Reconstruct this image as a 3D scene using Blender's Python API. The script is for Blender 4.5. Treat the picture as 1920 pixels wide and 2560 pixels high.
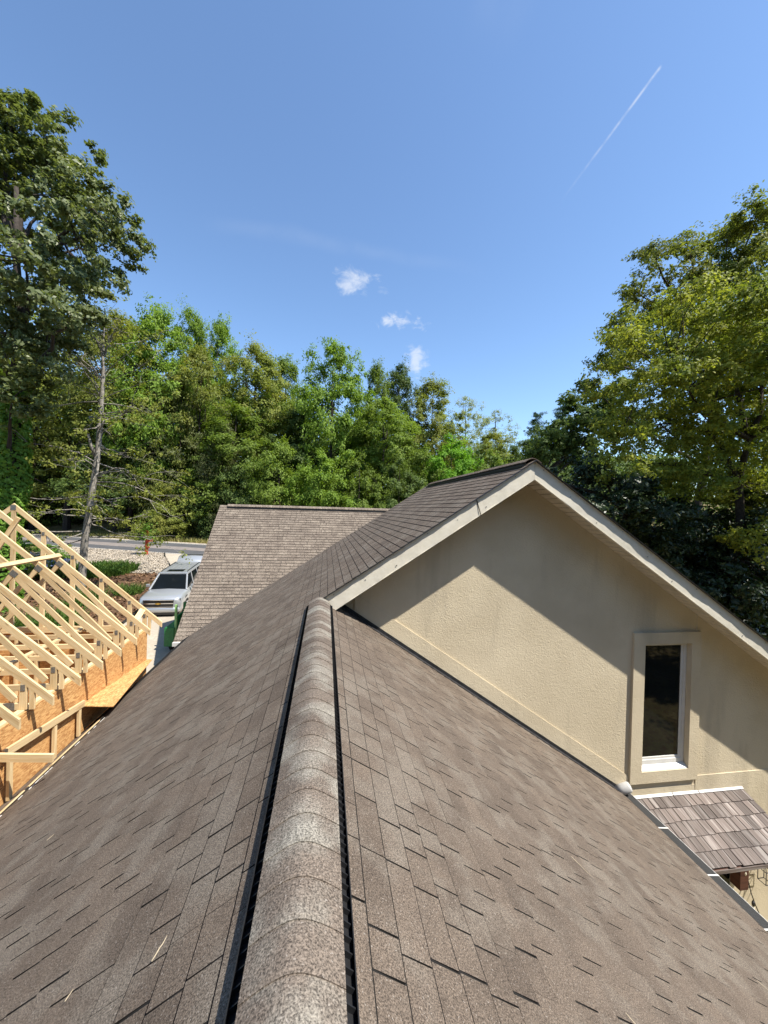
import bpy, bmesh, math, random
import numpy as np
from mathutils import Vector, Matrix

# ------------------------------------------------------------------ camera, sky, sun, exposure
for o in list(bpy.data.objects): bpy.data.objects.remove(o)
SC = bpy.context.scene
COL = SC.collection
rnd = random.Random(7)
NP = np.random.default_rng(11)
FPX = 961.0                       # focal length in pixels of a 1920 px wide frame
PSI, PIT, RHO = math.atan(145/961.), math.radians(-0.3), math.atan(.028)
CAM = np.array([.055, 0, 1.35])
Fv = np.array([math.sin(PSI)*math.cos(PIT), math.cos(PSI)*math.cos(PIT), math.sin(PIT)])
R0 = np.array([math.cos(PSI), -math.sin(PSI), 0]); U0 = np.cross(R0, Fv)
Rv = R0*math.cos(RHO)+U0*math.sin(RHO); Uv = U0*math.cos(RHO)-R0*math.sin(RHO)
def ray(u, v): return Fv+Rv*(u-960)/FPX-Uv*(v-1280)/FPX
def aty(u, v, y):
    r = ray(u, v); return CAM+r*((y-CAM[1])/r[1])
def atz(u, v, z):
    r = ray(u, v); return CAM+r*((z-CAM[2])/r[2])
def proj(p):
    d = np.asarray(p, float)-CAM; z = d@Fv
    return 960+FPX*(d@Rv)/z, 1280-FPX*(d@Uv)/z, z
cd = bpy.data.cameras.new('camera'); cam = bpy.data.objects.new('camera', cd); COL.objects.link(cam)
cd.sensor_fit = 'HORIZONTAL'; cd.sensor_width = 36; cd.lens = 36*FPX/1920
cd.clip_start = .05; cd.clip_end = 4000
cam.matrix_world = Matrix(((Rv[0], Uv[0], -Fv[0], CAM[0]), (Rv[1], Uv[1], -Fv[1], CAM[1]), (Rv[2], Uv[2], -Fv[2], CAM[2]), (0, 0, 0, 1)))
SC.camera = cam
SUN = Vector((.455, -.282, .845)).normalized()
sl = bpy.data.lights.new('sun', 'SUN'); sl.energy = 5.0; sl.angle = math.radians(.53); sl.color = (1, .95, .86)
so = bpy.data.objects.new('sun', sl); COL.objects.link(so); so.rotation_euler = SUN.to_track_quat('Z', 'Y').to_euler()
so.location = (10, -6, 20)
SC.view_settings.view_transform = 'Standard'; SC.view_settings.look = 'None'
SC.view_settings.exposure = .95; SC.view_settings.gamma = 1
SC.cycles.use_denoising = True
SC.cycles.max_bounces = 6; SC.cycles.transparent_max_bounces = 6

W = bpy.data.worlds.new('World'); SC.world = W; W.use_nodes = True
wt = W.node_tree; wt.nodes.clear()
def node(t, ty, **k):
    n = t.nodes.new(ty)
    for a, b in k.items(): setattr(n, a, b)
    return n
def put(t, sock, v):
    if isinstance(v, bpy.types.NodeSocket): t.links.new(v, sock)
    elif v is not None: sock.default_value = v
def ma(t, op, a, b=None, c=None, clamp=False):
    n = node(t, 'ShaderNodeMath', operation=op); n.use_clamp = clamp
    put(t, n.inputs[0], a); put(t, n.inputs[1], b)
    if c is not None: put(t, n.inputs[2], c)
    return n.outputs[0]
def dotv(t, a, v):
    n = node(t, 'ShaderNodeVectorMath', operation='DOT_PRODUCT'); put(t, n.inputs[0], a); n.inputs[1].default_value = tuple(float(q) for q in v)
    return n.outputs['Value']
def mrange(t, v, a, b, c=0., d=1., smooth=True):
    n = node(t, 'ShaderNodeMapRange'); n.interpolation_type = 'SMOOTHSTEP' if smooth else 'LINEAR'
    put(t, n.inputs['Value'], v); n.inputs[1].default_value = a; n.inputs[2].default_value = b; n.inputs[3].default_value = c; n.inputs[4].default_value = d
    return n.outputs[0]
def mixc(t, f, a, b, mode='MIX'):
    n = node(t, 'ShaderNodeMix', data_type='RGBA', blend_type=mode)
    put(t, n.inputs[0], f); put(t, n.inputs[6], a if isinstance(a, bpy.types.NodeSocket) else (*a, 1)); put(t, n.inputs[7], b if isinstance(b, bpy.types.NodeSocket) else (*b, 1))
    return n.outputs[2]
def noise(t, vec, scale, detail=4, rough=.55, dist=0.):
    n = node(t, 'ShaderNodeTexNoise'); put(t, n.inputs['Vector'], vec); n.inputs['Scale'].default_value = scale
    n.inputs['Detail'].default_value = detail; n.inputs['Roughness'].default_value = rough; n.inputs['Distortion'].default_value = dist
    return n.outputs['Fac']
sky = node(wt, 'ShaderNodeTexSky', sky_type='NISHITA'); sky.sun_disc = False
sky.sun_elevation = math.asin(SUN.z); sky.sun_rotation = math.radians(122)
sky.air_density = 1.0; sky.dust_density = .3; sky.ozone_density = 1.6; sky.altitude = 300
tc = node(wt, 'ShaderNodeTexCoord'); D = tc.outputs['Generated']
skyc = mixc(wt, 1., sky.outputs[0], (.93, 1.03, 1.10), 'MULTIPLY')
def unit(v): v = np.asarray(v, float); return v/np.linalg.norm(v)
def cloud(px, py, wx, wy, seed, dens, thr=.42):
    c = unit(ray(px, py)); e1 = unit(np.cross(c, (0, 0, 1))); e2 = np.cross(e1, c)
    a = ma(wt, 'DIVIDE', dotv(wt, D, e1), wx/FPX); b = ma(wt, 'DIVIDE', dotv(wt, D, e2), wy/FPX)
    r = ma(wt, 'SQRT', ma(wt, 'ADD', ma(wt, 'MULTIPLY', a, a), ma(wt, 'MULTIPLY', b, b)))
    front = mrange(wt, dotv(wt, D, c), .6, .7)
    mp = node(wt, 'ShaderNodeMapping'); put(wt, mp.inputs['Vector'], D); mp.inputs['Location'].default_value = (seed, seed*1.7, 0); mp.inputs['Scale'].default_value = (1, 1, 1.6)
    nz = noise(wt, mp.outputs[0], 26, 6, .6, .4)
    m = mrange(wt, ma(wt, 'SUBTRACT', nz, ma(wt, 'MULTIPLY', r, .34)), thr-.22, thr+.12)
    return ma(wt, 'MULTIPLY', ma(wt, 'MULTIPLY', m, front), dens)
masks = [cloud(883, 708, 52, 34, 1.3, .62), cloud(1010, 802, 62, 22, 4.1, .8), cloud(1040, 905, 36, 42, 2.2, .6), cloud(955, 727, 26, 10, 6.4, .25)]
def streak(p, q, w, dens, soft, nscale):
    A = unit(ray(*p)); B = unit(ray(*q)); n = unit(np.cross(A, B)); tdir = unit(np.cross(n, A)); ang = math.acos(float(A@B))
    d = ma(wt, 'ABSOLUTE', dotv(wt, D, n))
    if soft: d = ma(wt, 'ABSOLUTE', ma(wt, 'ADD', dotv(wt, D, n), ma(wt, 'MULTIPLY', ma(wt, 'SUBTRACT', noise(wt, D, 5, 2), .5), .05)))
    core = mrange(wt, d, 0, w/FPX, 1, 0)
    tt = ma(wt, 'DIVIDE', ma(wt, 'ARCTAN2', dotv(wt, D, tdir), dotv(wt, D, A)), ang)
    if soft: al = ma(wt, 'MULTIPLY', mrange(wt, tt, 0, .25), mrange(wt, tt, .6, 1.0, 1, 0))
    else: al = ma(wt, 'MULTIPLY', mrange(wt, tt, -.01, .02), mrange(wt, tt, .1, 1.0, 1, 0))
    nz = mrange(wt, noise(wt, D, nscale, 4), .3, .65, .25, 1)
    return ma(wt, 'MULTIPLY', ma(wt, 'MULTIPLY', ma(wt, 'MULTIPLY', core, al), nz), dens)
masks += [streak((1653, 165), (1390, 520), 3.0, .45, False, 60), streak((440, 545), (1260, 690), 22, .045, True, 12), streak((1180, -60), (1350, 40), 60, .03, True, 9)]
tot = masks[0]
for m_ in masks[1:]: tot = ma(wt, 'MAXIMUM', tot, m_)
skyc = mixc(wt, tot, skyc, (4.2, 4.4, 4.7))
bg = node(wt, 'ShaderNodeBackground'); put(wt, bg.inputs[0], skyc); bg.inputs[1].default_value = .118
wo = node(wt, 'ShaderNodeOutputWorld'); wt.links.new(bg.outputs[0], wo.inputs[0])

# ------------------------------------------------------------------ materials
MATS = {}
def newmat(name):
    m = bpy.data.materials.new(name); m.use_nodes = True; t = m.node_tree
    MATS[name] = m
    return m, t, t.nodes['Principled BSDF']
def P(bs, **k):
    for a, v in k.items(): bs.inputs[a.replace('_', ' ')].default_value = v
def bump(t, bs, h, strength=.3, dist=.01, nrm=None):
    b = node(t, 'ShaderNodeBump'); b.inputs['Strength'].default_value = strength; b.inputs['Distance'].default_value = dist
    put(t, b.inputs['Height'], h)
    if nrm: put(t, b.inputs['Normal'], nrm)
    t.links.new(b.outputs[0], bs.inputs['Normal']); return b.outputs[0]
def pos(t): return node(t, 'ShaderNodeNewGeometry').outputs['Position']
def mapv(t, vec, sc=(1, 1, 1), loc=(0, 0, 0), rot=(0, 0, 0)):
    mp = node(t, 'ShaderNodeMapping'); put(t, mp.inputs['Vector'], vec); mp.inputs['Scale'].default_value = sc; mp.inputs['Location'].default_value = loc; mp.inputs['Rotation'].default_value = rot
    return mp.outputs[0]
def simple(name, col, rough=.6, spec=.4, metal=0., var=.12, nsc=6, bsc=None, bst=.2, bd=.005, var2=0, n2=60):
    m, t, bs = newmat(name)
    p = pos(t); f = mrange(t, noise(t, p, nsc, 5), .3, .7)
    c = mixc(t, f, tuple(q*(1-var) for q in col), tuple(min(1, q*(1+var)) for q in col))
    if var2: c = mixc(t, mrange(t, noise(t, p, n2, 3), .35, .65, 0, 1), c, tuple(q*(1-var2) for q in col))
    t.links.new(c, bs.inputs['Base Color'])
    P(bs, Roughness=rough, Metallic=metal); bs.inputs['Specular IOR Level'].default_value = spec
    if bsc: bump(t, bs, noise(t, p, bsc, 4), bst, bd)
    return m
def shingle_mat(name, kind, dark=(.072, .055, .042), mid=(.124, .096, .073), grey=(.136, .114, .091), gran=190., tint=1., wrv=.4, wbl=.5):
    """granulated asphalt shingle; kind 'object' varies per object, 'attr' by the tab attribute"""
    m, t, bs = newmat(name); p = pos(t)
    if kind == 'object': rv = node(t, 'ShaderNodeObjectInfo').outputs['Random']
    else: rv = node(t, 'ShaderNodeAttribute', attribute_name='tab').outputs['Fac']
    r2 = ma(t, 'ADD', .3, ma(t, 'MULTIPLY', ma(t, 'FRACT', ma(t, 'MULTIPLY', rv, 7.31)), .4)); 
    blot = mrange(t, noise(t, p, 2.3, 4, .6), .32, .68)
    f1 = ma(t, 'ADD', ma(t, 'MULTIPLY', rv, wrv), ma(t, 'MULTIPLY', blot, wbl), clamp=True)
    c = mixc(t, f1, dark, mid)
    c = mixc(t, ma(t, 'MULTIPLY', mrange(t, ma(t, 'ADD', r2, mrange(t, noise(t, p, 3.1, 4), .3, .7, -wbl, wbl)), .35, 1.15), .8), c, grey)
    g = noise(t, p, gran, 2, .7)
    gr = mrange(t, g, .34, .66, .35, 1.75, False)
    c = mixc(t, 1., c, node_rgb(t, gr), 'MULTIPLY')
    sp = mrange(t, noise(t, mapv(t, p, loc=(3, 1, 2)), gran*.7, 1, .5), .66, .74)
    c = mixc(t, ma(t, 'MULTIPLY', sp, .55), c, (.34, .30, .26))
    if tint != 1.: c = mixc(t, 1., c, (tint, tint*.98, tint*.95), 'MULTIPLY')
    t.links.new(c, bs.inputs['Base Color']); P(bs, Roughness=.9); bs.inputs['Specular IOR Level'].default_value = .25
    bump(t, bs, g, .55, .004)
    return m
def node_rgb(t, v):
    n = node(t, 'ShaderNodeCombineColor'); [put(t, n.inputs[i], v) for i in range(3)]
    return n.outputs[0]
shingle_mat('shingle_piece', 'object'); shingle_mat('shingle_rest', 'attr')
shingle_mat('cap_piece', 'object', (.078, .060, .047), (.132, .106, .084), (.215, .20, .168), 150., wrv=.8, wbl=.45)
shingle_mat('shingle_garage', 'attr', (.11, .088, .07), (.165, .134, .106), (.225, .187, .147), 40., wrv=.8, wbl=.25)
simple('underlay', (.012, .011, .010), .9, .2)
simple('black_plastic', (.012, .012, .013), .45, .4, var=.2)
def stucco_mat():
    m, t, bs = newmat('stucco'); p = pos(t)
    a = noise(t, p, 26, 3, .5, 1.2); b = noise(t, p, 70, 3, .6); c = noise(t, p, 1.1, 4)
    col = mixc(t, mrange(t, c, .3, .7), (.52, .44, .31), (.60, .515, .37))
    col = mixc(t, ma(t, 'MULTIPLY', mrange(t, noise(t, mapv(t, p, (3, 3, .5)), 1.0, 5), .5, .75), .45), col, (.36, .31, .23))
    t.links.new(col, bs.inputs['Base Color']); P(bs, Roughness=.92); bs.inputs['Specular IOR Level'].default_value = .15
    bump(t, bs, ma(t, 'ADD', a, ma(t, 'MULTIPLY', b, .6)), .9, .007)
stucco_mat()
def fascia_mat():
    m, t, bs = newmat('fascia_metal'); p = pos(t)
    col = mixc(t, mrange(t, noise(t, p, 7, 5), .35, .7), (.66, .61, .50), (.70, .65, .545))
    col = mixc(t, mrange(t, noise(t, p, 60, 3), .68, .74, 0, .3), col, (.4, .36, .3))
    t.links.new(col, bs.inputs['Base Color']); P(bs, Roughness=.45)
    bump(t, bs, noise(t, p, 6, 2), .25, .02)
fascia_mat()
simple('soffit', (.52, .46, .36), .6, .3)
simple('white_vinyl', (.60, .585, .55), .4, .4, var=.04)
simple('grey_plastic', (.42, .41, .39), .5, .4)
simple('grey_metal', (.32, .32, .31), .45, .5, metal=.6, nsc=40, var=.2)
simple('plate_steel', (.23, .235, .23), .5, .5, metal=.7, nsc=60, var=.25, bsc=150, bst=.6)
simple('flashing', (.02, .02, .022), .6, .4, var=.5, nsc=20)
def glass_mat(name, col=(.004, .005, .006), rough=.03):
    m, t, bs = newmat(name); P(bs, Base_Color=(*col, 1), Roughness=rough); bs.inputs['Specular IOR Level'].default_value = .5
    return m
glass_mat('dark_glass'); glass_mat('car_glass', (.006, .008, .010), .05).node_tree.nodes['Principled BSDF'].inputs['Specular IOR Level'].default_value = .22
def wood_mat(name, c1, c2, c3, knots=True, rough=.7, gs=3., vary=(.82, 1.12)):
    """lumber; UV u runs along the grain in metres, v across it"""
    m, t, bs = newmat(name)
    uv = node(t, 'ShaderNodeUVMap', uv_map='UVMap').outputs[0]
    oi = node(t, 'ShaderNodeObjectInfo').outputs['Random']
    off = node(t, 'ShaderNodeCombineXYZ'); put(t, off.inputs[0], ma(t, 'MULTIPLY', oi, 40)); put(t, off.inputs[1], ma(t, 'MULTIPLY', oi, 17))
    ad = node(t, 'ShaderNodeVectorMath', operation='ADD'); put(t, ad.inputs[0], uv); put(t, ad.inputs[1], off.outputs[0])
    v = ad.outputs[0]
    a = noise(t, mapv(t, v, (1.2, 26, 1)), gs, 5, .6, .5)
    b = noise(t, mapv(t, v, (.5, 5, 1)), 2.5, 3, .5, .8)
    c = mixc(t, mrange(t, a, .3, .7), c1, c2)
    c = mixc(t, mrange(t, b, .48, .75, 0, .8), c, c3)
    if knots:
        vo = node(t, 'ShaderNodeTexVoronoi'); put(t, vo.inputs['Vector'], mapv(t, v, (2.1, 9, 1))); vo.inputs['Scale'].default_value = 1.
        c = mixc(t, mrange(t, vo.outputs['Distance'], .04, .13, .75, 0), c, tuple(q*.35 for q in c3))
    c = mixc(t, 1., c, node_rgb(t, mrange(t, oi, 0, 1, vary[0], vary[1], False)), 'MULTIPLY')
    t.links.new(c, bs.inputs['Base Color']); P(bs, Roughness=rough); bs.inputs['Specular IOR Level'].default_value = .25
    bump(t, bs, a, .3, .002)
    return m
wood_mat('lumber', (.54, .39, .20), (.63, .49, .29), (.42, .265, .115))
wood_mat('cedar', (.098, .075, .065), (.17, .138, .12), (.31, .275, .25), gs=1.2, vary=(.6, 1.25))
wood_mat('dark_wood', (.07, .03, .02), (.12, .05, .03), (.05, .02, .015))
wood_mat('red_paint', (.42, .05, .03), (.5, .07, .04), (.3, .03, .02), False)
def osb_mat():
    m, t, bs = newmat('osb')
    uv = node(t, 'ShaderNodeUVMap', uv_map='UVMap').outputs[0]
    col = None; hh = None
    for i, (rot, sc) in enumerate(((.35, (16, 60, 1)), (1.2, (14, 52, 1)), (-.5, (18, 64, 1)))):
        vo = node(t, 'ShaderNodeTexVoronoi'); put(t, vo.inputs['Vector'], mapv(t, uv, sc, (i*3.3, i*1.7, 0), (0, 0, rot))); vo.inputs['Scale'].default_value = 1
        sp = node(t, 'ShaderNodeSeparateColor'); put(t, sp.inputs[0], vo.outputs['Color'])
        k = sp.outputs[0]
        c = mixc(t, k, (.33, .15, .05), (.62, .37, .15))
        if col is None: col, hh = c, k
        else:
            f = mrange(t, sp.outputs[1], .5, .56); col = mixc(t, f, col, c)
    col = mixc(t, mrange(t, noise(t, uv, 3, 4), .45, .75, 0, .35), col, (.36, .17, .06))
    t.links.new(col, bs.inputs['Base Color']); P(bs, Roughness=.75); bs.inputs['Specular IOR Level'].default_value = .3
    bump(t, bs, hh, .3, .003)
osb_mat()
def leaf_mat(name, c1, c2, c3=None, trans=.42, nsc=.35, rough=.6, spec=.2):
    m, t, bs = newmat(name); g = node(t, 'ShaderNodeNewGeometry'); ri = g.outputs['Random Per Island']
    oi = node(t, 'ShaderNodeObjectInfo').outputs['Random']
    c = mixc(t, ri, c1, c2)
    if c3: c = mixc(t, mrange(t, noise(t, g.outputs['Position'], nsc, 3), .42, .66, 0, .85), c, c3)
    c = mixc(t, 1., c, node_rgb(t, mrange(t, oi, 0, 1, .86, 1.14, False)), 'MULTIPLY')
    t.links.new(c, bs.inputs['Base Color']); P(bs, Roughness=rough); bs.inputs['Specular IOR Level'].default_value = spec
    tr = node(t, 'ShaderNodeBsdfTranslucent'); tcx = mixc(t, 1., c, (1.25, 1.3, .6), 'MULTIPLY'); put(t, tr.inputs[0], tcx)
    mx = node(t, 'ShaderNodeMixShader'); mx.inputs[0].default_value = trans
    t.links.new(bs.outputs[0], mx.inputs[1]); t.links.new(tr.outputs[0], mx.inputs[2])
    t.links.new(mx.outputs[0], t.nodes['Material Output'].inputs[0])
    return m
leaf_mat('leaf_oak', (.075, .11, .036), (.23, .26, .115), (.15, .175, .045), .38, rough=.45, spec=.35)
leaf_mat('leaf_bright', (0.112, 0.190, 0.025), (0.246, 0.358, 0.050), (0.146, 0.224, 0.029), .42)
leaf_mat('leaf_mid', (0.096, 0.150, 0.024), (0.216, 0.288, 0.050), (0.120, 0.174, 0.026), .42)
leaf_mat('leaf_olive', (0.115, 0.144, 0.030), (0.241, 0.270, 0.057), (0.196, 0.201, 0.041), .42)
leaf_mat('leaf_gold', (.135, .165, .026), (.34, .345, .055), (.12, .165, .03), .42, nsc=.5)
leaf_mat('leaf_dark', (.018, .036, .012), (.045, .07, .022), None, .2, rough=.42, spec=.4)
leaf_mat('leaf_deep', (0.057, 0.092, 0.023), (0.138, 0.190, 0.048), (0.075, 0.115, 0.028), .36)
leaf_mat('leaf_lime', (0.099, 0.220, 0.017), (0.176, 0.330, 0.028), (0.132, 0.275, 0.022), .4)
leaf_mat('leaf_pale', (.15, .18, .06), (.26, .28, .11), (.20, .21, .05), .4)
leaf_mat('leaf_pine', (0.026, 0.058, 0.023), (0.058, 0.098, 0.039), None, .15)
leaf_mat('leaf_wisp', (0.075, 0.094, 0.037), (0.138, 0.150, 0.062), (0.112, 0.125, 0.037), .3)
leaf_mat('leaf_ivy', (.08, .17, .02), (.16, .27, .04), None, .35)
leaf_mat('grass', (.05, .11, .02), (.10, .18, .035), (.09, .14, .02), .3, 1.5)
leaf_mat('dry_grass', (.19, .18, .065), (.34, .29, .12), (.17, .19, .05), .3, .7)
leaf_mat('litter', (.09, .05, .025), (.27, .17, .09), (.16, .08, .04), .1, 2.)
leaf_mat('flower', (.22, .24, .42), (.38, .40, .6), None, .3)
simple('twig_bark', (.40, .33, .23), .8, .2)
simple('bark', (.10, .082, .066), .9, .2, var=.35, nsc=9, bsc=30, bst=.8, bd=.02)
simple('pale_bark', (.27, .245, .21), .85, .2, var=.3, nsc=5, bsc=30, bst=.7, bd=.01, var2=.4, n2=14)
simple('dark_bark', (.045, .036, .03), .9, .2, var=.3, nsc=9)
simple('asphalt', (.085, .085, .088), .85, .3, var=.2, nsc=.8, var2=.25, n2=40)
simple('asphalt_worn', (.19, .165, .15), .9, .2, var=.15, nsc=1.5)
simple('road_paint', (.62, .6, .55), .7, .3)
simple('concrete', (.38, .33, .26), .85, .25, var=.15, nsc=.9, var2=.12, n2=9, bsc=80, bst=.2)
simple('gravel', (.52, .45, .36), .9, .2, var=.3, nsc=3, var2=.5, n2=14, bsc=18, bst=.8, bd=.06)
simple('mulch', (.13, .075, .045), .95, .1, var=.45, nsc=3, var2=.5, n2=22, bsc=25, bst=.8, bd=.05)
def earth_mat():
    m, t, bs = newmat('earth'); p = pos(t)
    c = mixc(t, mrange(t, noise(t, p, .5, 5), .35, .65), (.12, .11, .045), (.22, .18, .085))
    c = mixc(t, mrange(t, noise(t, p, 6, 4), .4, .7), c, (.10, .06, .035))
    t.links.new(c, bs.inputs['Base Color']); P(bs, Roughness=.95); bs.inputs['Specular IOR Level'].default_value = .1
    bump(t, bs, noise(t, p, 9, 4), .6, .06)
earth_mat()
simple('red_clay', (.38, .17, .09), .95, .1, var=.25, nsc=5, bsc=20, bst=.5, bd=.03)
simple('green_steel', (.02, .21, .055), .42, .5, var=.15, nsc=5, var2=.3, n2=25)
simple('light_green_edge', (.30, .52, .18), .5, .4)
simple('rubber', (.02, .02, .02), .8, .3)
simple('chrome', (.75, .75, .75), .12, .6, metal=1, var=.02)
simple('gold_badge', (.55, .35, .08), .3, .5, metal=.7)
simple('black_trim', (.015, .015, .016), .35, .5)
simple('lamp_lens', (.35, .36, .38), .1, .7, var=.1)
simple('bulb_glass', (.55, .5, .4), .08, .6)
simple('ground_dark', (.05, .045, .03), .95, .1)
def car_paint():
    m, t, bs = newmat('silver_paint'); P(bs, Base_Color=(.43, .445, .46, 1), Metallic=.5, Roughness=.3)
    bs.inputs['Coat Weight'].default_value = .7; bs.inputs['Coat Roughness'].default_value = .06
car_paint()
def guard_mat():
    m, t, bs = newmat('gutter_mesh'); p = pos(t)
    w1 = node(t, 'ShaderNodeTexChecker'); put(t, w1.inputs['Vector'], mapv(t, p, (1, 1, 1), rot=(0, 0, .78))); w1.inputs['Scale'].default_value = 90
    w1.inputs[1].default_value = (.035, .035, .034, 1); w1.inputs[2].default_value = (.004, .004, .004, 1)
    t.links.new(w1.outputs[0], bs.inputs['Base Color']); P(bs, Roughness=.85)
guard_mat()

# ------------------------------------------------------------------ mesh helpers
class MB:
    def __init__(s): s.v = []; s.f = []; s.uv = []; s.tab = []
    def quadbox(s, c8, uvs=None, tab=0.):
        b = len(s.v); s.v += [tuple(map(float, c)) for c in c8]
        for q in ((3, 2, 1, 0), (4, 5, 6, 7), (0, 1, 5, 4), (1, 2, 6, 5), (2, 3, 7, 6), (3, 0, 4, 7)):
            s.f.append(tuple(b+i for i in q)); s.tab.append(tab)
            s.uv.append([uvs[i] if uvs else (0, 0) for i in q])
        return s
    def box(s, x0, x1, y0, y1, z0, z1):
        return s.quadbox([(x0, y0, z0), (x1, y0, z0), (x1, y1, z0), (x0, y1, z0), (x0, y0, z1), (x1, y0, z1), (x1, y1, z1), (x0, y1, z1)],
                         [(y0+x0, z0), (y0+x1, z0), (y1+x1, z0), (y1+x0, z0), (y0+x0, z1), (y0+x1, z1), (y1+x1, z1), (y1+x0, z1)])
    def beam(s, p, q, w, h, side=(0, 1, 0), cut=None):
        """bar from p to q; w along 'side', h across; uv.u along the bar"""
        p = np.array(p, float); q = np.array(q, float); d = unit(q-p); sd = np.array(side, float); sd = unit(sd-d*(sd@d)); up = np.cross(sd, d)
        L = np.linalg.norm(q-p); r0 = rnd.random()*9
        vec = cut if cut is not None else None
        c = []; uv = []
        for e, (pt, u) in enumerate(((p, 0), (q, L))):
            pass
        def corner(pt, a, b):
            o = pt+sd*(w/2*a)+up*(h/2*b)
            if cut is not None:            # plumb cut: slide along d so that the end is vertical
                k = (up[0]*h/2*b)/(d[0]+1e-9); o = o-d*k
            return o
        order = ((-1, -1), (1, -1), (1, 1), (-1, 1))
        for pt in (p, q):
            for a, b in order: c.append(corner(pt, a, b))
        for L_ in (0, L):
            for a, b in order: uv.append((r0+L_, (a*w+b*h)/2))
        return s.quadbox([c[i] for i in (0, 1, 2, 3, 4, 5, 6, 7)], uv)
    def poly(s, pts, uvs=None):
        b = len(s.v); s.v += [tuple(map(float, p)) for p in pts]; s.f.append(tuple(range(b, b+len(pts)))); s.tab.append(0); s.uv.append(uvs or [(0, 0)]*len(pts)); return s
    def prism(s, pts, ext):
        """closed polygon extruded by the vector ext"""
        e = np.array(ext, float); n = len(pts); b = len(s.v)
        s.v += [tuple(map(float, p)) for p in pts]+[tuple(np.array(p, float)+e) for p in pts]
        uvf = lambda i: (s.v[b+i][1]+s.v[b+i][0], s.v[b+i][2])
        fs = [tuple(range(n-1, -1, -1)), tuple(range(n, 2*n))]+[(i, (i+1) % n, n+(i+1) % n, n+i) for i in range(n)]
        for f in fs: s.f.append(tuple(b+i for i in f)); s.tab.append(0); s.uv.append([uvf(i) for i in f])
        return s
    def tube(s, pts, rad, n=6, cap=True):
        pts = [np.array(p, float) for p in pts]; b = len(s.v); m = len(pts)
        if not hasattr(rad, '__len__'): rad = [rad]*m
        ref = np.array((.31, .17, .93))
        for i, p in enumerate(pts):
            d = unit(pts[min(i+1, m-1)]-pts[max(i-1, 0)]); a = np.cross(d, ref)
            if np.linalg.norm(a) < .1: a = np.cross(d, (1, 0, 0))
            a = unit(a); c = np.cross(d, a)
            for k in range(n):
                th = 2*math.pi*k/n; s.v.append(tuple(p+rad[i]*(a*math.cos(th)+c*math.sin(th))))
        for i in range(m-1):
            for k in range(n):
                s.f.append((b+i*n+k, b+i*n+(k+1) % n, b+(i+1)*n+(k+1) % n, b+(i+1)*n+k)); s.tab.append(0); s.uv.append([(0, 0)]*4)
        if cap:
            s.f.append(tuple(b+k for k in range(n-1, -1, -1))); s.tab.append(0); s.uv.append([(0, 0)]*n)
            s.f.append(tuple(b+(m-1)*n+k for k in range(n))); s.tab.append(0); s.uv.append([(0, 0)]*n)
        return s
    def lathe(s, prof, c, axis=(0, 0, 1), n=16):
        """prof: list of (radius, height) about axis through c"""
        ax = unit(axis); a = unit(np.cross(ax, (.3, .9, .2))); e = np.cross(ax, a); b = len(s.v); c = np.array(c, float)
        for r, h in prof:
            for k in range(n):
                th = 2*math.pi*k/n; s.v.append(tuple(c+ax*h+r*(a*math.cos(th)+e*math.sin(th))))
        for i in range(len(prof)-1):
            for k in range(n):
                s.f.append((b+i*n+k, b+i*n+(k+1) % n, b+(i+1)*n+(k+1) % n, b+(i+1)*n+k)); s.tab.append(0); s.uv.append([(0, 0)]*4)
        return s
    def mesh(s, name):
        me = bpy.data.meshes.new(name); me.from_pydata(s.v, [], s.f)
        uvl = me.uv_layers.new(name='UVMap'); flat = [c for f in s.uv for q in f for c in q]; uvl.data.foreach_set('uv', flat)
        if any(s.tab):
            at = me.attributes.new('tab', 'FLOAT', 'FACE'); at.data.foreach_set('value', s.tab)
        me.validate(); me.update(); return me
    def build(s, name, mat, parent=None, bevel=0, smooth=False, **tags):
        me = s.mesh(name)
        if smooth or bevel:
            bm = bmesh.new(); bm.from_mesh(me)
            bmesh.ops.recalc_face_normals(bm, faces=bm.faces)
            if bevel:
                bmesh.ops.remove_doubles(bm, verts=bm.verts, dist=1e-5)
                bmesh.ops.bevel(bm, geom=[e for e in bm.edges if len(e.link_faces) == 2 and e.calc_face_angle(0) > .5], offset=bevel, segments=2, affect='EDGES', profile=.6)
            if smooth:
                for f in bm.faces: f.smooth = True
            bm.to_mesh(me); bm.free()
        return obj(name, me, mat, parent, **tags)
def tag(o, label=None, cat=None, group=None, kind=None):
    if label: o['label'] = label
    if cat: o['category'] = cat
    if group: o['group'] = group
    if kind: o['kind'] = kind
    return o
def obj(name, me, mat, parent=None, label=None, cat=None, group=None, kind=None):
    o = bpy.data.objects.new(name, me); COL.objects.link(o)
    if mat and me.materials.__len__() == 0: me.materials.append(MATS[mat])
    if parent:
        o.parent = parent; r = parent
        while r.parent: r = r.parent
        if r.name not in LOCAL: o.matrix_parent_inverse = wmat(parent).inverted()
    return tag(o, label, cat, group, kind)
LOCAL = set()                                   # things whose parts are modelled in their own coordinates
def wmat(o): return (wmat(o.parent) @ o.matrix_parent_inverse @ o.matrix_basis) if o.parent else o.matrix_basis.copy()
def thing(name, label, cat, loc=(0, 0, 0), rz=0, group=None):
    o = bpy.data.objects.new(name, None); COL.objects.link(o); o.location = loc; o.rotation_euler = (0, 0, rz); o.empty_display_size = .2
    return tag(o, label, cat, group)
def relink(o, mat):
    o.material_slots[0].link = 'OBJECT'; o.material_slots[0].material = MATS[mat]; return o
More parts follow.
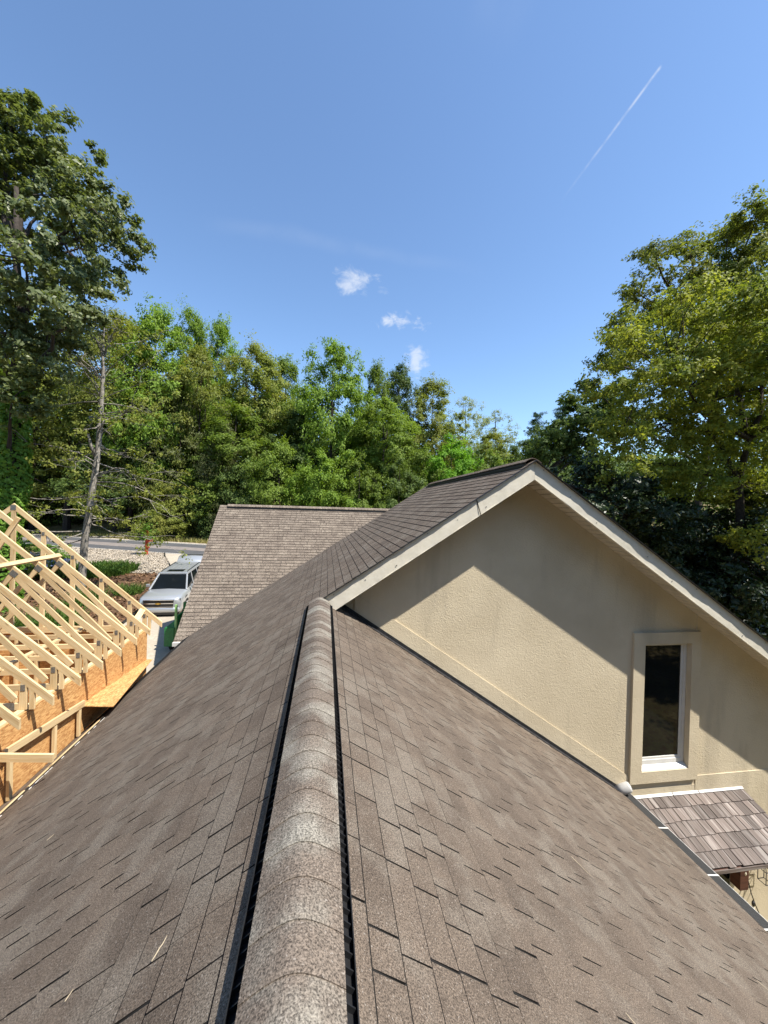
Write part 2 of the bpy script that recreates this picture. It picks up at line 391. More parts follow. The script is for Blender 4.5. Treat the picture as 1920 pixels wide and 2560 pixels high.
def np_quads(name, V):
    """V: (n,4,3) array of separate quads"""
    n = len(V); me = bpy.data.meshes.new(name); me.vertices.add(n*4); me.vertices.foreach_set('co', V.reshape(-1).astype(np.float32))
    me.loops.add(n*4); me.loops.foreach_set('vertex_index', np.arange(n*4, dtype=np.int32)); me.polygons.add(n)
    me.polygons.foreach_set('loop_start', np.arange(0, n*4, 4, dtype=np.int32)); me.polygons.foreach_set('loop_total', np.full(n, 4, np.int32))
    me.update(calc_edges=True); return me

# ------------------------------------------------------------------ terrain, road, drive
def sstep(a, b, x): t = np.clip((x-a)/(b-a), 0, 1); return t*t*(3-2*t)
_y = np.array([-400, 14, 20.5, 26, 31, 33, 46, 49, 57, 80, 200, 1500.]); _z = np.array([-4.5, -4.5, -4.35, -3.85, -2.98, -2.8, -2.78, -2.1, -.2, 4.5, 12, 30.])
RDIR = unit((-9.34, 3.96, 0)); RN = np.array((-RDIR[1], RDIR[0], 0)); RN = RN if RN[1] > 0 else -RN
RP = np.array((-11.6, 33.4, 0))
def ground(x, y):
    x = np.asarray(x, float); y = np.asarray(y, float)
    yy = (x-RP[0])*RN[0]+(y-RP[1])*RN[1]+33.6          # distance measured square to the road
    w = sstep(24, 33, y)
    z = np.interp(y*(1-w)+yy*w, _y, _z)
    low = sstep(-3, 3.5, x)*(1-sstep(18, 42, y))
    z = z*(1-low)+(-7.25)*low
    return z
def gnoise(x, y): return .05*np.sin(x*1.7+y*.6)+.04*np.sin(y*2.3-x*.9)
def sheet(name, xs, ys, fn, mat, **k):
    X_, Y_ = np.meshgrid(xs, ys); Z_ = fn(X_, Y_); V = np.stack([X_, Y_, Z_], -1).reshape(-1, 3); nx = len(xs)
    F_ = [(j*nx+i, j*nx+i+1, (j+1)*nx+i+1, (j+1)*nx+i) for j in range(len(ys)-1) for i in range(nx-1)]
    me = bpy.data.meshes.new(name); me.from_pydata(V.tolist(), [], F_); me.polygons.foreach_set('use_smooth', [True]*len(F_)); me.update()
    return obj(name, me, mat, **k)
gx = np.concatenate([np.linspace(-1500, -70, 12), np.linspace(-65, 45, 90), np.linspace(50, 1500, 12)])
gy = np.concatenate([np.linspace(-400, -30, 8), np.linspace(-25, 75, 90), np.linspace(80, 1500, 14)])
sheet('ground', gx, gy, lambda a, b: ground(a, b)-.05+gnoise(a, b)*(np.abs(b) < 90), 'earth', kind='structure')
def strip(name, a0, a1, off, mat, lift, s0=-60, s1=60, n=40, kind='structure', wig=0):
    """band along the road between two distances square to it"""
    mb = MB(); prev = None
    for i in range(n+1):
        s_ = s0+(s1-s0)*i/n; A = RP+RDIR*s_+RN*(a0+wig*math.sin(i*1.3)); B = RP+RDIR*s_+RN*a1; zA = -2.78+lift; cur = ((A[0], A[1], zA), (B[0], B[1], zA))
        if prev: mb.poly([prev[0], cur[0], cur[1], prev[1]])
        prev = cur
    return mb.build(name, mat, kind=kind)
strip('road', -.2, 7.6, 0, 'asphalt', .06)
strip('road_crown', 2.5, 4.6, 0, 'asphalt_worn', .065, wig=.12)
strip('road_edge_line', .15, .28, 0, 'road_paint', .065)
strip('road_edge_line', 7.15, 7.28, 0, 'road_paint', .065)
strip('road_verge', 7.6, 8.5, 0, 'gravel', .045, wig=.1)
def patch(name, pts, mat, lift, sub=3, **k):
    """flat patch of ground draped over the terrain"""
    bm = bmesh.new(); f = bm.faces.new([bm.verts.new((x, y, 0)) for x, y in pts]); bmesh.ops.triangulate(bm, faces=bm.faces)
    bmesh.ops.subdivide_edges(bm, edges=bm.edges, cuts=sub, use_grid_fill=True); bmesh.ops.triangulate(bm, faces=bm.faces)
    bmesh.ops.subdivide_edges(bm, edges=bm.edges, cuts=2, use_grid_fill=True)
    for v in bm.verts: v.co.z = float(ground(v.co.x, v.co.y))+lift
    me = bpy.data.meshes.new(name); bm.to_mesh(me); bm.free(); return obj(name, me, mat, **k)
DRV = [(-4.0, 10.), (-6.2, 10.5), (-9.0, 14.), (-9.15, 19.), (-9.5, 25.5), (-10.7, 29.), (-12.4, 32.4), (-12.9, 33.9), (-3.0, 29.9), (-3.2, 27.), (-3.9, 22.), (-3.6, 12.)]
patch('driveway', DRV, 'concrete', .09, 5, kind='structure')
BED = [(-12.9, 33.75), (-12.3, 32.3), (-10.75, 29.2), (-10.3, 27.8), (-13.2, 28.2), (-16.5, 29.5), (-21., 32.5), (-24, 37.5), (-21.0, 37.2)]
patch('gravel_bed', BED, 'gravel', .10, 4, kind='structure')
MUL = [(-10.4, 28.2), (-9.45, 25.), (-9.1, 19.), (-8.95, 14.2), (-9.9, 11.), (-15, 11), (-24, 13), (-27, 22), (-23, 30.5), (-16.5, 29.6), (-13.2, 28.4)]
patch('mulch_bed', MUL, 'mulch', .07, 5, kind='structure')
cp = RP+RDIR*5.2+RN*10.6
patch('clay_bank', [(cp[0]-1.9, cp[1]+.5), (cp[0]-.6, cp[1]-.5), (cp[0]+1.6, cp[1]-.8), (cp[0]+2.2, cp[1]+.1), (cp[0]+.8, cp[1]+1.2), (cp[0]-1., cp[1]+1.4)], 'red_clay', .13, 3, kind='structure')
# leaf edging between bed and drive
edg = MB(); edg.tube([(x, y, float(ground(x, y))+.13) for x, y in [(-9.15, 19.4), (-9.3, 23), (-9.6, 26.), (-10.7, 29.1), (-12.3, 32.2), (-12.85, 33.6)]], .06, 6)
edg.build('bed_edging', 'black_trim', label='dark curved edging between the gravel bed and the concrete drive', cat='edging')
def blades(name, n, area, h, w, mat, droop=.35, label=None, cat=None, kind='stuff', flat=False, lift=.06):
    """many small leaves or grass blades on the ground; area(k) gives n points"""
    xy = area(n); n = len(xy); z = ground(xy[:, 0], xy[:, 1])+lift
    c = np.stack([xy[:, 0], xy[:, 1], z], 1); th = NP.uniform(0, 2*np.pi, n); hh = h*NP.uniform(.5, 1.3, n)
    a = np.stack([np.cos(th), np.sin(th), np.zeros(n)], 1)
    if flat:
        b = np.stack([-np.sin(th), np.cos(th), NP.normal(0, .4, n)], 1); up = a*hh[:, None]*.5+np.stack([np.zeros(n)]*2+[NP.uniform(0, .3, n)*hh], 1)
        V = np.stack([c-up, c+b*(w/2), c+up+np.array((0, 0, .03)), c-b*(w/2)], 1)
    else:
        tip = c+np.stack([NP.normal(0, droop, n)*hh, NP.normal(0, droop, n)*hh, hh], 1); s_ = a*(w/2)
        V = np.stack([c-s_, c+s_, tip+s_*.3, tip-s_*.3], 1)
    return obj(name, np_quads(name, V), mat, label=label, cat=cat, kind=kind)
def inpoly(pts):
    pts = np.array(pts)
    def f(n):
        lo, hi = pts.min(0), pts.max(0); q = NP.uniform(lo, hi, (int(n*2.2), 2)); x, y = q[:, 0], q[:, 1]; ins = np.zeros(len(q), bool); j = len(pts)-1
        for i in range(len(pts)):
            xi, yi = pts[i]; xj, yj = pts[j]
            ins ^= ((yi > y) != (yj > y)) & (x < (xj-xi)*(y-yi)/(yj-yi+1e-12)+xi); j = i
        return q[ins][:n]
    return f
def bankpts(a0, a1, s0=-45, s1=25):
    def f(n):
        a = NP.uniform(a0, a1, n); s_ = NP.uniform(s0, s1, n); p = RP[None]+RDIR[None]*s_[:, None]+RN[None]*a[:, None]; return p[:, :2]
    return f
blades('bank_grass', 26000, bankpts(8.3, 17), .38, .07, 'dry_grass', label='dry yellow green grass on the bank beyond the road', cat='grass')
blades('leaf_litter', 9000, inpoly(MUL), .2, .12, 'litter', flat=True, lift=.1, label='brown fallen leaves covering the mulch bed by the drive', cat='leaves')
blades('gravel_chips', 15000, inpoly(BED), .08, .055, 'gravel', flat=True, lift=.13, label='pale stone chips on the bed beside the road', cat='gravel')
def ell(cx, cy, rx, ry):
    def f(n):
        th = NP.uniform(0, 2*np.pi, n); r = np.sqrt(NP.uniform(0, 1, n)); return np.stack([cx+rx*r*np.cos(th), cy+ry*r*np.sin(th)], 1)
    return f
blades('ground_cover', 5000, ell(-15.3, 28.6, 2.6, 1.4), .42, .06, 'grass', .5, label='lush dark green grass patch beside the pale gravel bed', cat='grass')
for (x, y, r, h, n, lab) in [(-12.6, 22.6, .9, .65, 420, 'arching green strap leaved clump at the mulch bed beside the vehicle'), (-11.9, 19.4, .9, .7, 460, 'green strap leaved clump close behind the truss tails'), (-13.2, 18.3, .8, .7, 380, 'low green clump growing behind the gable truss studs'), (-11.2, 24.3, .7, .5, 300, 'small green clump next to the drive edge beside the front bumper')]:
    blades('daylily_clump', n, ell(x, y, r, r*.8), h, .05, 'grass', .7, label=lab, cat='plant', kind=None)
for k, (x, y) in enumerate([(-18.2, 28.2), (-17.0, 27.4), (-19.6, 29.5), (-18.6, 26.6)]):
    t_ = thing('iris_clump', 'upright iris clump with pale blue flowers behind the gable truss', 'plant', (x, y, float(ground(x, y))), group='iris clumps behind the truss')
    b_ = blades('leaf_blades', 420, ell(x, y, .8, .6), 1.1, .05, 'leaf_deep', .12, kind=None); b_.parent = t_; b_.matrix_parent_inverse = wmat(t_).inverted()
    q = ell(x, y, .75, .55)(70); z = ground(q[:, 0], q[:, 1])+NP.uniform(.9, 1.25, len(q)); c = np.stack([q[:, 0], q[:, 1], z], 1)
    d1 = NP.normal(0, .07, (len(q), 3)); d2 = NP.normal(0, .07, (len(q), 3)); obj('blossom', np_quads('blossom', np.stack([c-d1, c+d2, c+d1, c-d2], 1)), 'flower', t_)

# ------------------------------------------------------------------ the house
M_ = .662                       # roof slope (8 in 12)
SL = math.hypot(1, M_)          # metres of slope per metre of run
EXPO = .143
YR, YW, YB = 5.72, 6.19, 12.2   # front rake, gable wall, back rake
PX = 3.33                       # upper ridge
XL, XRG, XE = -3.74, 9.6, 5.47  # left cut edge, upper right eave, lower right eave
YN = -2.5                       # lower roof reaches behind the camera
house = thing('house', 'tan stucco house with brown shingled roofs, gable wall and ridge vent', 'house', (0, 0, -4.5))
roof = MB()
def slab(mb, pts, th=.03): mb.prism(pts, (0, 0, -th))
zl = lambda x: M_*x
slab(roof, [(-4.06, YN, zl(-4.06)), (0, YN, 0), (0, YR, 0), (-4.06, YR, zl(-4.06))])
slab(roof, [(-4.06, YR, zl(-4.06)), (PX, YR, zl(PX)), (PX, YB, zl(PX)), (-4.06, YB, zl(-4.06))], .05)
slab(roof, [(0, YN, 0), (XE+.01, YN, -M_*(XE+.01)), (XE+.01, YW, -M_*(XE+.01)), (0, YW, 0)])
slab(roof, [(PX, YR, zl(PX)), (XRG, YR, zl(PX)-M_*(XRG-PX)), (XRG, YB, zl(PX)-M_*(XRG-PX)), (PX, YB, zl(PX))], .05)
roofo = roof.build('roof', 'underlay', house)
# --- shingles: tabs laid in courses, all real slabs with gaps; the ones that show largest are pieces of their own
def tab_corners(w, v0, v1, lift):
    t0, t1 = .001+lift*.2, .0035+lift
    g = .5*w
    return [(-g, v0, -.004), (g, v0, -.004), (g, v1, .001), (-g, v1, .001), (-g, v0, t0), (g, v0, t0), (g, v1, t1+.0015), (-g, v1, t1+.0015)]
def frame(o, ux, vx):
    n = np.cross(ux, vx); return np.array(o), np.array(ux), np.array(vx), n
TGAP = .011    # dark asphalt line left open under every course edge
def courses(fr, length, vstart, nv, gapp, seed, ucut=None, thick=.0032):
    r = random.Random(seed); out = []; WID = [.14, .17, .2, .24, .28, .33, .38]
    for j in range(nv):
        v = vstart+j*EXPO; u1 = length(v) if callable(length) else length; u0 = ucut(v) if ucut else 0
        u = u0-r.uniform(.0, .3)
        while u < u1:
            w = r.choice(WID); a, b = max(u, u0), min(u+w, u1); gap = r.uniform(.006, .0125) if r.random() < gapp else .002
            if b-a > .03: out.append((fr, b-a-gap, (a+b-gap)/2, v, thick*r.choice((.6, .8, 1., 1.)), r.random()))
            u += w
    return out
dl = np.array((-1/SL, 0, -M_/SL)); dr = np.array((1/SL, 0, -M_/SL)); ey = np.array((0, 1., 0))
# left plane: origin on the upper ridge line, v runs down the slope; lower ridge lies PX*SL further down
frL = (np.array((PX, YN, zl(PX))), ey, dl, np.cross(dl, ey)*-1)
frL = (frL[0], ey, dl, np.array((-M_/SL, 0, 1/SL)))
vr = PX*SL
nup = int(round(vr/EXPO)); v0 = vr-nup*EXPO
left_tabs = courses(frL, YB-YN, v0, nup, .97, 3, ucut=lambda v: YR-YN-.025) + courses(frL, YB-YN, vr, int((abs(XL)*SL)/EXPO)+1, .85, 4)
frR = (np.array((0, YN, 0)), ey, dr, np.array((M_/SL, 0, 1/SL)))
right_tabs = courses(frR, YW-YN-.09, 0, int(XE*SL/EXPO)+1, .85, 5)
frU = (np.array((PX, YR, zl(PX))), ey, dr, np.array((M_/SL, 0, 1/SL)))
upper_tabs = courses(frU, YB-YR, 0, int((XRG-PX)*SL/EXPO)+1, .5, 6)
def tabpos(t): fr, w, u, v, l, r_ = t; return fr[0]+fr[1]*u+fr[2]*(v+.07)
def score(t):
    p = tabpos(t)
    if p[1] < .3: return -1
    a, b, z = proj(p)
    if z < .3 or a < -60 or a > 1980 or b > 2640: return -1
    vd = unit(p-CAM); return abs(float(vd@t[0][3]))*t[1]*FPX**2/(z*z)
allt = left_tabs+right_tabs
sc_ = sorted(range(len(allt)), key=lambda i: -score(allt[i])); top = set(sc_[:300])
meshes = {}
def edge_mats(me, mat):
    '''granules on the top face, bare black asphalt on the cut edges'''
    me.materials.append(MATS[mat]); me.materials.append(MATS['underlay']); n = len(me.polygons); k = np.ones(n, np.int32); k[1::6] = 0; me.polygons.foreach_set('material_index', k)
def tab_obj(t, parent, name, mat):
    fr, w, u, v, l, r_ = t; key = (0, round(l, 4))
    if key not in meshes:
        mb = MB(); mb.quadbox(tab_corners(1., TGAP, EXPO, l)); meshes[key] = mb.mesh(name)
        edge_mats(meshes[key], mat)
    o = bpy.data.objects.new(name, meshes[key]); COL.objects.link(o); o.parent = parent; o.matrix_parent_inverse = wmat(parent).inverted()
    p = fr[0]+fr[1]*u+fr[2]*v
    o.matrix_basis = Matrix(((fr[1][0], fr[2][0], fr[3][0], p[0]), (fr[1][1], fr[2][1], fr[3][1], p[1]), (fr[1][2], fr[2][2], fr[3][2], p[2]), (0, 0, 0, 1))) @ Matrix.Diagonal((w, 1, 1, 1))
    return o
def tabs_mesh(name, tabs, mat, parent):
    T = len(tabs); C = np.zeros((T, 8, 3)); 
    for i, (fr, w, u, v, l, r_) in enumerate(tabs):
        k = np.array(tab_corners(w, TGAP, EXPO, l)); C[i] = fr[0]+np.outer(k[:, 0]+u, fr[1])+np.outer(k[:, 1]+v, fr[2])+np.outer(k[:, 2], fr[3])
    q = np.array(((3, 2, 1, 0), (4, 5, 6, 7), (0, 1, 5, 4), (1, 2, 6, 5), (2, 3, 7, 6), (3, 0, 4, 7)))
    F_ = (np.arange(T)[:, None, None]*8+q[None]).reshape(-1, 4); n = len(F_)
    me = bpy.data.meshes.new(name); me.vertices.add(T*8); me.vertices.foreach_set('co', C.reshape(-1).astype(np.float32)); me.loops.add(n*4); me.loops.foreach_set('vertex_index', F_.reshape(-1).astype(np.int32))
    me.polygons.add(n); me.polygons.foreach_set('loop_start', np.arange(0, n*4, 4, dtype=np.int32)); me.polygons.foreach_set('loop_total', np.full(n, 4, np.int32)); me.polygons.foreach_set('use_smooth', np.zeros(n, bool)); me.update(calc_edges=True)
    at = me.attributes.new('tab', 'FLOAT', 'FACE'); at.data.foreach_set('value', np.repeat([t[5] for t in tabs], 6).astype(np.float32))
    edge_mats(me, mat); return obj(name, me, mat, parent, kind='stuff')
for i in sc_[:300]: tab_obj(allt[i], roofo, 'shingle', 'shingle_piece')
tabs_mesh('shingle_field', [allt[i] for i in range(len(allt)) if i not in top]+upper_tabs, 'shingle_rest', roofo)
# --- ridge vents with cap shingles (profile rounded over the apex)
def ridge(apex, along, y0, y1, side, slope, parent, capmat, half=.148, pieces=True, lift=.044, teeth=True):
    """apex point, unit vector along the ridge, unit vector to one side"""
    A = np.array(apex, float); al = np.array(along, float); sd = np.array(side, float); up = np.array((0, 0, 1.))
    prof = lambda x: -slope*(math.sqrt(x*x+.075**2)-.075)*1.15
    L = y1-y0; n = max(1, int(L/EXPO)); xs = np.linspace(-half, half, 13)
    vent = MB()
    for s_ in (-1, 1):     # foot strip, inner wall and outer baffle on each side
        for a, b, h0, h1 in ((half-.02, half-.012, .0, lift-.004), (half+.034, half+.038, 0, .040)):
            pts = [(s_*a, h0), (s_*b, h0), (s_*b, h1), (s_*a, h1)]
            vent.prism([A+al*y0+sd*x+up*(-slope*abs(x)+h+.006) for x, h in pts], al*L)
        pts = [(s_*(half-.02), .012), (s_*(half+.038), .012), (s_*(half+.038), .015), (s_*(half-.02), .015)]
        vent.prism([A+al*y0+sd*x+up*(-slope*abs(x)+h) for x, h in pts], al*L)
        if teeth:
            k = 0.03
            while k < L:
                a0, a1 = half-.012, half+.034
                vent.prism([A+al*(y0+k)+sd*(s_*x)+up*(-slope*x+h) for x, h in ((a0, .014), (a1, .014), (a1, .034), (a0, .040))], al*.004); k += .045
    vo = vent.build('ridge_vent', 'black_plastic', parent)
    def cap(mb, yb, tabv):
        yl = yb+EXPO+.05; rows = []
        for yy, hh in ((yb, lift-.001), (yb+.014, lift+.002), (yb+.09, lift-.001), (yl, lift-.010)):
            rows.append([A+al*(y0+yy)+sd*x+up*(prof(x)+hh+.004) for x in xs])
        rows.append([A+al*(y0+yl)+sd*x+up*(prof(x)+lift-.012) for x in xs]); rows.append([A+al*(y0+yb)+sd*x+up*(prof(x)+lift-.009) for x in xs]); nr = len(rows)
        b = len(mb.v); m = len(xs)
        for r_ in rows: mb.v += [tuple(p) for p in r_]
        for i in range(nr):
            j = (i+1) % nr
            for k in range(m-1):
                mb.f.append((b+i*m+k, b+i*m+k+1, b+j*m+k+1, b+j*m+k)); mb.tab.append(tabv); mb.uv.append([(0, 0)]*4)
        for k in (0, m-1): mb.f.append(tuple(b+i*m+k for i in range(nr))); mb.tab.append(tabv); mb.uv.append([(0, 0)]*nr)
    if pieces:
        for i in range(n):
            mb = MB(); cap(mb, i*L/n, 0); o = mb.build('ridge_cap', capmat, vo); o.data.materials.append(MATS['underlay']); o.data.polygons.foreach_set('material_index', [1 if 36 <= q < 60 or q >= 72 else 0 for q in range(len(o.data.polygons))])
            for p in o.data.polygons: p.use_smooth = False
    else:
        mb = MB()
        for i in range(n): cap(mb, i*L/n, rnd.random()*.98+.01)
        mb.build('ridge_cap', capmat, vo, kind='stuff')
ridge((0, 0, .004), (0, 1, 0), YN, YR-.04, (1, 0, 0), M_, house, 'cap_piece')
ridge((PX, 0, zl(PX)+.004), (0, 1, 0), YR+.05, YB-.45, (1, 0, 0), M_, house, 'shingle_rest', pieces=False, teeth=False)
# --- gable wall with window opening
ZB = -7.25
ztop = lambda x: (zl(x) if x < PX else zl(PX)-M_*(x-PX))-.25
wall = MB(); WT = .12
ox0, ox1, oz0, oz1 = 5.83, 6.80, -3.27, -.95
def wpoly(pts): wall.prism([(x, YW, z) for x, z in pts], (0, WT, 0))
wpoly([(.15, -.4), (.45, ztop(.45)), (.45, ZB), (.15, ZB)][::-1])
wpoly([(.45, ZB), (ox0, ZB), (ox0, ztop(ox0)), (PX, ztop(PX)), (.45, ztop(.45))])
wpoly([(ox0, ZB), (ox1, ZB), (ox1, oz0), (ox0, oz0)]); wpoly([(ox0, oz1), (ox1, oz1), (ox1, ztop(ox1)), (ox0, ztop(ox0))])
wpoly([(ox1, ZB), (9.3, ZB), (9.3, ztop(9.3)), (ox1, ztop(ox1))])
wo_ = wall.build('gable_wall', 'stucco', house)
band = MB(); zt = lambda x: -M_*x
band.prism([(x, YW-.018, z) for x, z in [(.55, zt(.55)-.3), (5.58, zt(5.58)-.3), (5.58, zt(5.58)+.36), (.95, zt(.95)+.36), (.55, zt(.55)+.36)]], (0, .017, 0))
band.prism([(x, YW-.014, z) for x, z in [(7.0, ZB), (9.31, ZB), (9.31, -3.44), (7.0, -3.44)]], (0, .013, 0))
band.prism([(x, YW-.010, z) for x, z in [(5.59, ZB), (6.99, ZB), (6.99, -3.60), (5.59, -3.60)]], (0, .009, 0))
band.build('base_band', 'stucco', wo_)
seam = MB(); seam.box(6.935, 6.945, YW-.006, YW+.01, -.74, ztop(6.94)-.02); seam.build('control_joint', 'soffit', wo_)
win = MB(); d = .05
for a in ((5.60, 5.83, -3.48, -.74), (6.80, 7.0, -3.48, -.74), (5.83, 6.80, -.95, -.74), (5.83, 6.80, -3.48, -3.27)): win.box(a[0], a[1], YW-d, YW-.0005, a[2], a[3])
wino = win.build('window', 'stucco', house)
fr_ = MB(); yf = YW+.05
for a in ((5.835, 5.885, -3.2, -.955), (6.735, 6.795, -3.2, -.955), (5.885, 6.735, -1.01, -.955), (5.885, 6.735, -3.2, -3.12)): fr_.box(a[0], a[1], yf, yf+.05, a[2], a[3])
fr_.box(6.69, 6.735, yf+.012, yf+.04, -3.12, -1.01); fr_.box(5.885, 6.69, yf+.012, yf+.04, -3.12, -3.075)
fr_.build('frame', 'white_vinyl', wino, bevel=.004)
sill = MB(); sill.prism([(5.832, YW-.035, -3.275), (5.832, yf+.05, -3.275), (5.832, yf+.05, -3.2), (5.832, yf, -3.205), (5.832, YW-.035, -3.255)], (.966, 0, 0)); sill.build('sill', 'white_vinyl', wino)
pane = MB(); pane.box(5.88, 6.70, yf+.025, yf+.031, -3.08, -1.0); pane.build('pane', 'dark_glass', wino)
room = MB(); room.box(5.84, 6.79, yf+.34, yf+.36, -3.26, -.96); room.build('dark_interior', 'underlay', wino)  # black sheet standing in for the unlit room behind the pane
# --- rake fascia, soffit slats, drip edge
def rake(x0, x1, name):
    """fascia board following the roof edge from x0 to x1 at the front rake; gently dented metal"""
    z = (lambda x: zl(x)) if x0 < PX-.1 else (lambda x: zl(PX)-M_*(x-PX))
    n = 40; mb = MB(); H_ = .285; b = 0; rows = 4
    grid = []
    for i in range(n+1):
        x = x0+(x1-x0)*i/n
        for j in range(rows+1):
            dent = .006*math.sin(i*.7+j*.5)*math.sin(i*.31+1)+.004*math.sin(i*1.9+j)
            grid.append((x, YR-.012+dent*(0 if j in (0,) else 1), z(x)-.012-H_*j/rows))
    mb.v = list(grid)
    for i in range(n):
        for j in range(rows):
            a = i*(rows+1)+j; mb.f.append((a, a+1, a+rows+2, a+rows+1)); mb.tab.append(0); mb.uv.append([(0, 0)]*4)
    o = mb.build(name, 'fascia_metal', house, smooth=True)
    core = MB(); core.prism([(x0, YR+.008, z(x0)-.055), (x1, YR+.008, z(x1)-.055), (x1, YR+.008, z(x1)-.296), (x0, YR+.008, z(x0)-.296)], (0, .03, 0)); core.build('backing_board', 'soffit', o)
    lip = MB(); lip.prism([(x0, YR-.018, z(x0)-.298), (x1, YR-.018, z(x1)-.298), (x1, YR-.018, z(x1)-.303), (x0, YR-.018, z(x0)-.303)], (0, .05, 0)); lip.build('bottom_lip', 'fascia_metal', o)
    k = 0
    sq = MB()
    for q in range(int(abs(x1-x0)/.45)):
        x = x0+(x1-x0)*(q+.3)/max(1, int(abs(x1-x0)/.45)); sq.lathe([(0.0, -.006), (.008, -.006), (.008, .01)], (x, YR-.012, z(x)-.05-.18*((q*7) % 3)/2), (0, 1, 0), 8)
    sq.build('nail_head', 'grey_metal', o)
    return o
rake(.06, PX-.004, 'rake_fascia'); rr = rake(PX+.004, XRG, 'rake_fascia')
seamb = MB(); seamb.prism([(2.36, YR-.022, zl(2.36)-.02), (2.372, YR-.022, zl(2.372)-.02), (2.45, YR-.022, zl(2.45)-.31), (2.44, YR-.022, zl(2.44)-.31)], (0, .003, 0)); seamb.build('fascia_seam', 'black_trim', house)
# shingle overhang and drip edge along the rakes
dp = MB()
for x0, x1, z in ((-4.0, PX, lambda x: zl(x)), (PX, XRG, lambda x: zl(PX)-M_*(x-PX))):
    dp.prism([(x0, YR-.058, z(x0)+.001), (x1, YR-.058, z(x1)+.001), (x1, YR-.058, z(x1)-.008), (x0, YR-.058, z(x0)-.008)], (0, .062, 0))
dp.build('drip_edge', 'black_trim', house)
x = PX+.06; i = 0
while x < XRG-.1:
    mb = MB(); z = lambda q: zl(PX)-M_*(q-PX)-.262; w = .092
    mb.prism([(x, YR+.04, z(x)), (x+w, YR+.04, z(x+w)), (x+w, YR+.04, z(x+w)+.012), (x, YR+.04, z(x)+.012)], (0, YW-YR-.045, 0)); mb.build('soffit_slat', 'soffit', house); x += .110; i += 1
sb = MB()
z = lambda q: zl(PX)-M_*(q-PX)-.245
sb.prism([(PX, YR+.04, z(PX)), (XRG, YR+.04, z(XRG)), (XRG, YR+.04, z(XRG)+.01), (PX, YR+.04, z(PX)+.01)], (0, YW-YR-.045, 0))
z = lambda q: zl(q)-.262
sb.prism([(.1, YR+.04, z(.1)), (PX-.02, YR+.04, z(PX-.02)), (PX-.02, YR+.04, z(PX-.02)+.01), (.1, YR+.04, z(.1)+.01)], (0, YW-YR-.045, 0))
sb.build('soffit_backing', 'dark_bark', house)
# --- step flashing along the wall foot
fl = MB()
fl.prism([(.16, YW-.14, -M_*.16+.012), (5.42, YW-.14, -M_*5.42+.012), (5.42, YW-.14, -M_*5.42+.018), (.16, YW-.14, -M_*.16+.018)], (0, .139, 0))
fl.prism([(.16, YW-.024, -M_*.16+.02), (5.42, YW-.024, -M_*5.42+.02), (5.42, YW-.024, -M_*5.42+.075), (.16, YW-.024, -M_*.16+.075)], (0, .006, 0))
fl.build('step_flashing', 'flashing', house)
kc = MB(); ax = unit((.55, -.25, .35)); kc.lathe([(0, -.12), (.082, -.12), (.088, -.02), (.088, .09), (.066, .12), (0, .13)], (5.44, YW-.09, -3.50), ax, 20); kc.build('gutter_end_cap', 'grey_plastic', house, smooth=True)
# --- right gutter with mesh guard and hangers
gz = -M_*XE
gut = MB(); prof = [(0, 0), (0, -.10), (.09, -.115), (.125, -.06), (.13, .012), (.14, .012), (.14, .002), (.134, -.064), (.096, -.125), (-.006, -.108), (-.006, 0)]
gut.prism([(XE+a, YN, gz-.012+b) for a, b in prof], (0, YW-.03-YN, 0)); guto = gut.build('gutter', 'white_vinyl', house)
gg = MB(); gg.prism([(XE-.03, YN, gz+.028), (XE+.13, YN, gz+.004), (XE+.13, YN, gz+.001), (XE-.03, YN, gz+.025)], (0, YW-.05-YN, 0)); gg.build('mesh_guard', 'gutter_mesh', guto)
for y in (5.35, 4.55, 3.85, 3.2, 2.4):
    mb = MB(); mb.prism([(XE-.04, y, gz+.032), (XE+.137, y, gz+.010), (XE+.137, y, gz+.006), (XE-.04, y, gz+.028)], (0, .02, 0)); mb.build('hanger', 'white_vinyl', guto)
# --- plain walls under the roofs
bw = MB()
bw.prism([(-3.6, YN+.3, ZB), (5.2, YN+.3, ZB), (5.2, YN+.3, -M_*5.2-.08), (0, YN+.3, -.08), (-3.6, YN+.3, -M_*3.6-.08)], (0, YW-.02-YN-.3, 0))
bw.prism([(-3.6, YW+.2, ZB), (9.28, YW+.2, ZB), (9.28, YW+.2, ztop(9.28)-.05), (PX, YW+.2, ztop(PX)-.05), (-3.6, YW+.2, zl(-3.6)-.3)], (0, YB-YW-.6, 0))
bw.build('house_wall', 'stucco', house)
# --- cut left edge: nailer board and black tar strip
nb = MB(); nb.beam((XL-.045, YN, zl(XL-.045)+.012), (XL-.045, 7.5, zl(XL-.045)+.012), .045, .03, (1/SL, 0, M_/SL)); nb.build('nailer_board', 'lumber', house)
ts = MB(); n = 60; A = []; B = []
for i in range(n+1):
    y = YN+(7.5-YN)*i/n; a = XL-.022; b = XL+.035+.012*math.sin(i*2.1)+.01*math.sin(i*5.3); A.append((a, y, zl(a)+.016)); B.append((b, y, zl(b)+.016))
for i in range(n): ts.poly([A[i], B[i], B[i+1], A[i+1]])
ts.build('tar_strip', 'flashing', house)
ch = MB()
for i in range(45):
    y = YN+(7.5-YN)*rnd.random(); x = XL+.045+rnd.random()*.012; ch.box(x, x+.004+rnd.random()*.006, y, y+.02+rnd.random()*.09, zl(x)+.011, zl(x)+.016)
ch.build('paint_chips', 'white_vinyl', house, kind='stuff')
lower = courses((np.array((XL-.07, YN, zl(XL-.07))), ey, dl, np.array((-M_/SL, 0, 1/SL))), 7.3-YN, 0, 3, .5, 9)
tabs_mesh('old_shingles', lower, 'shingle_rest', roofo)

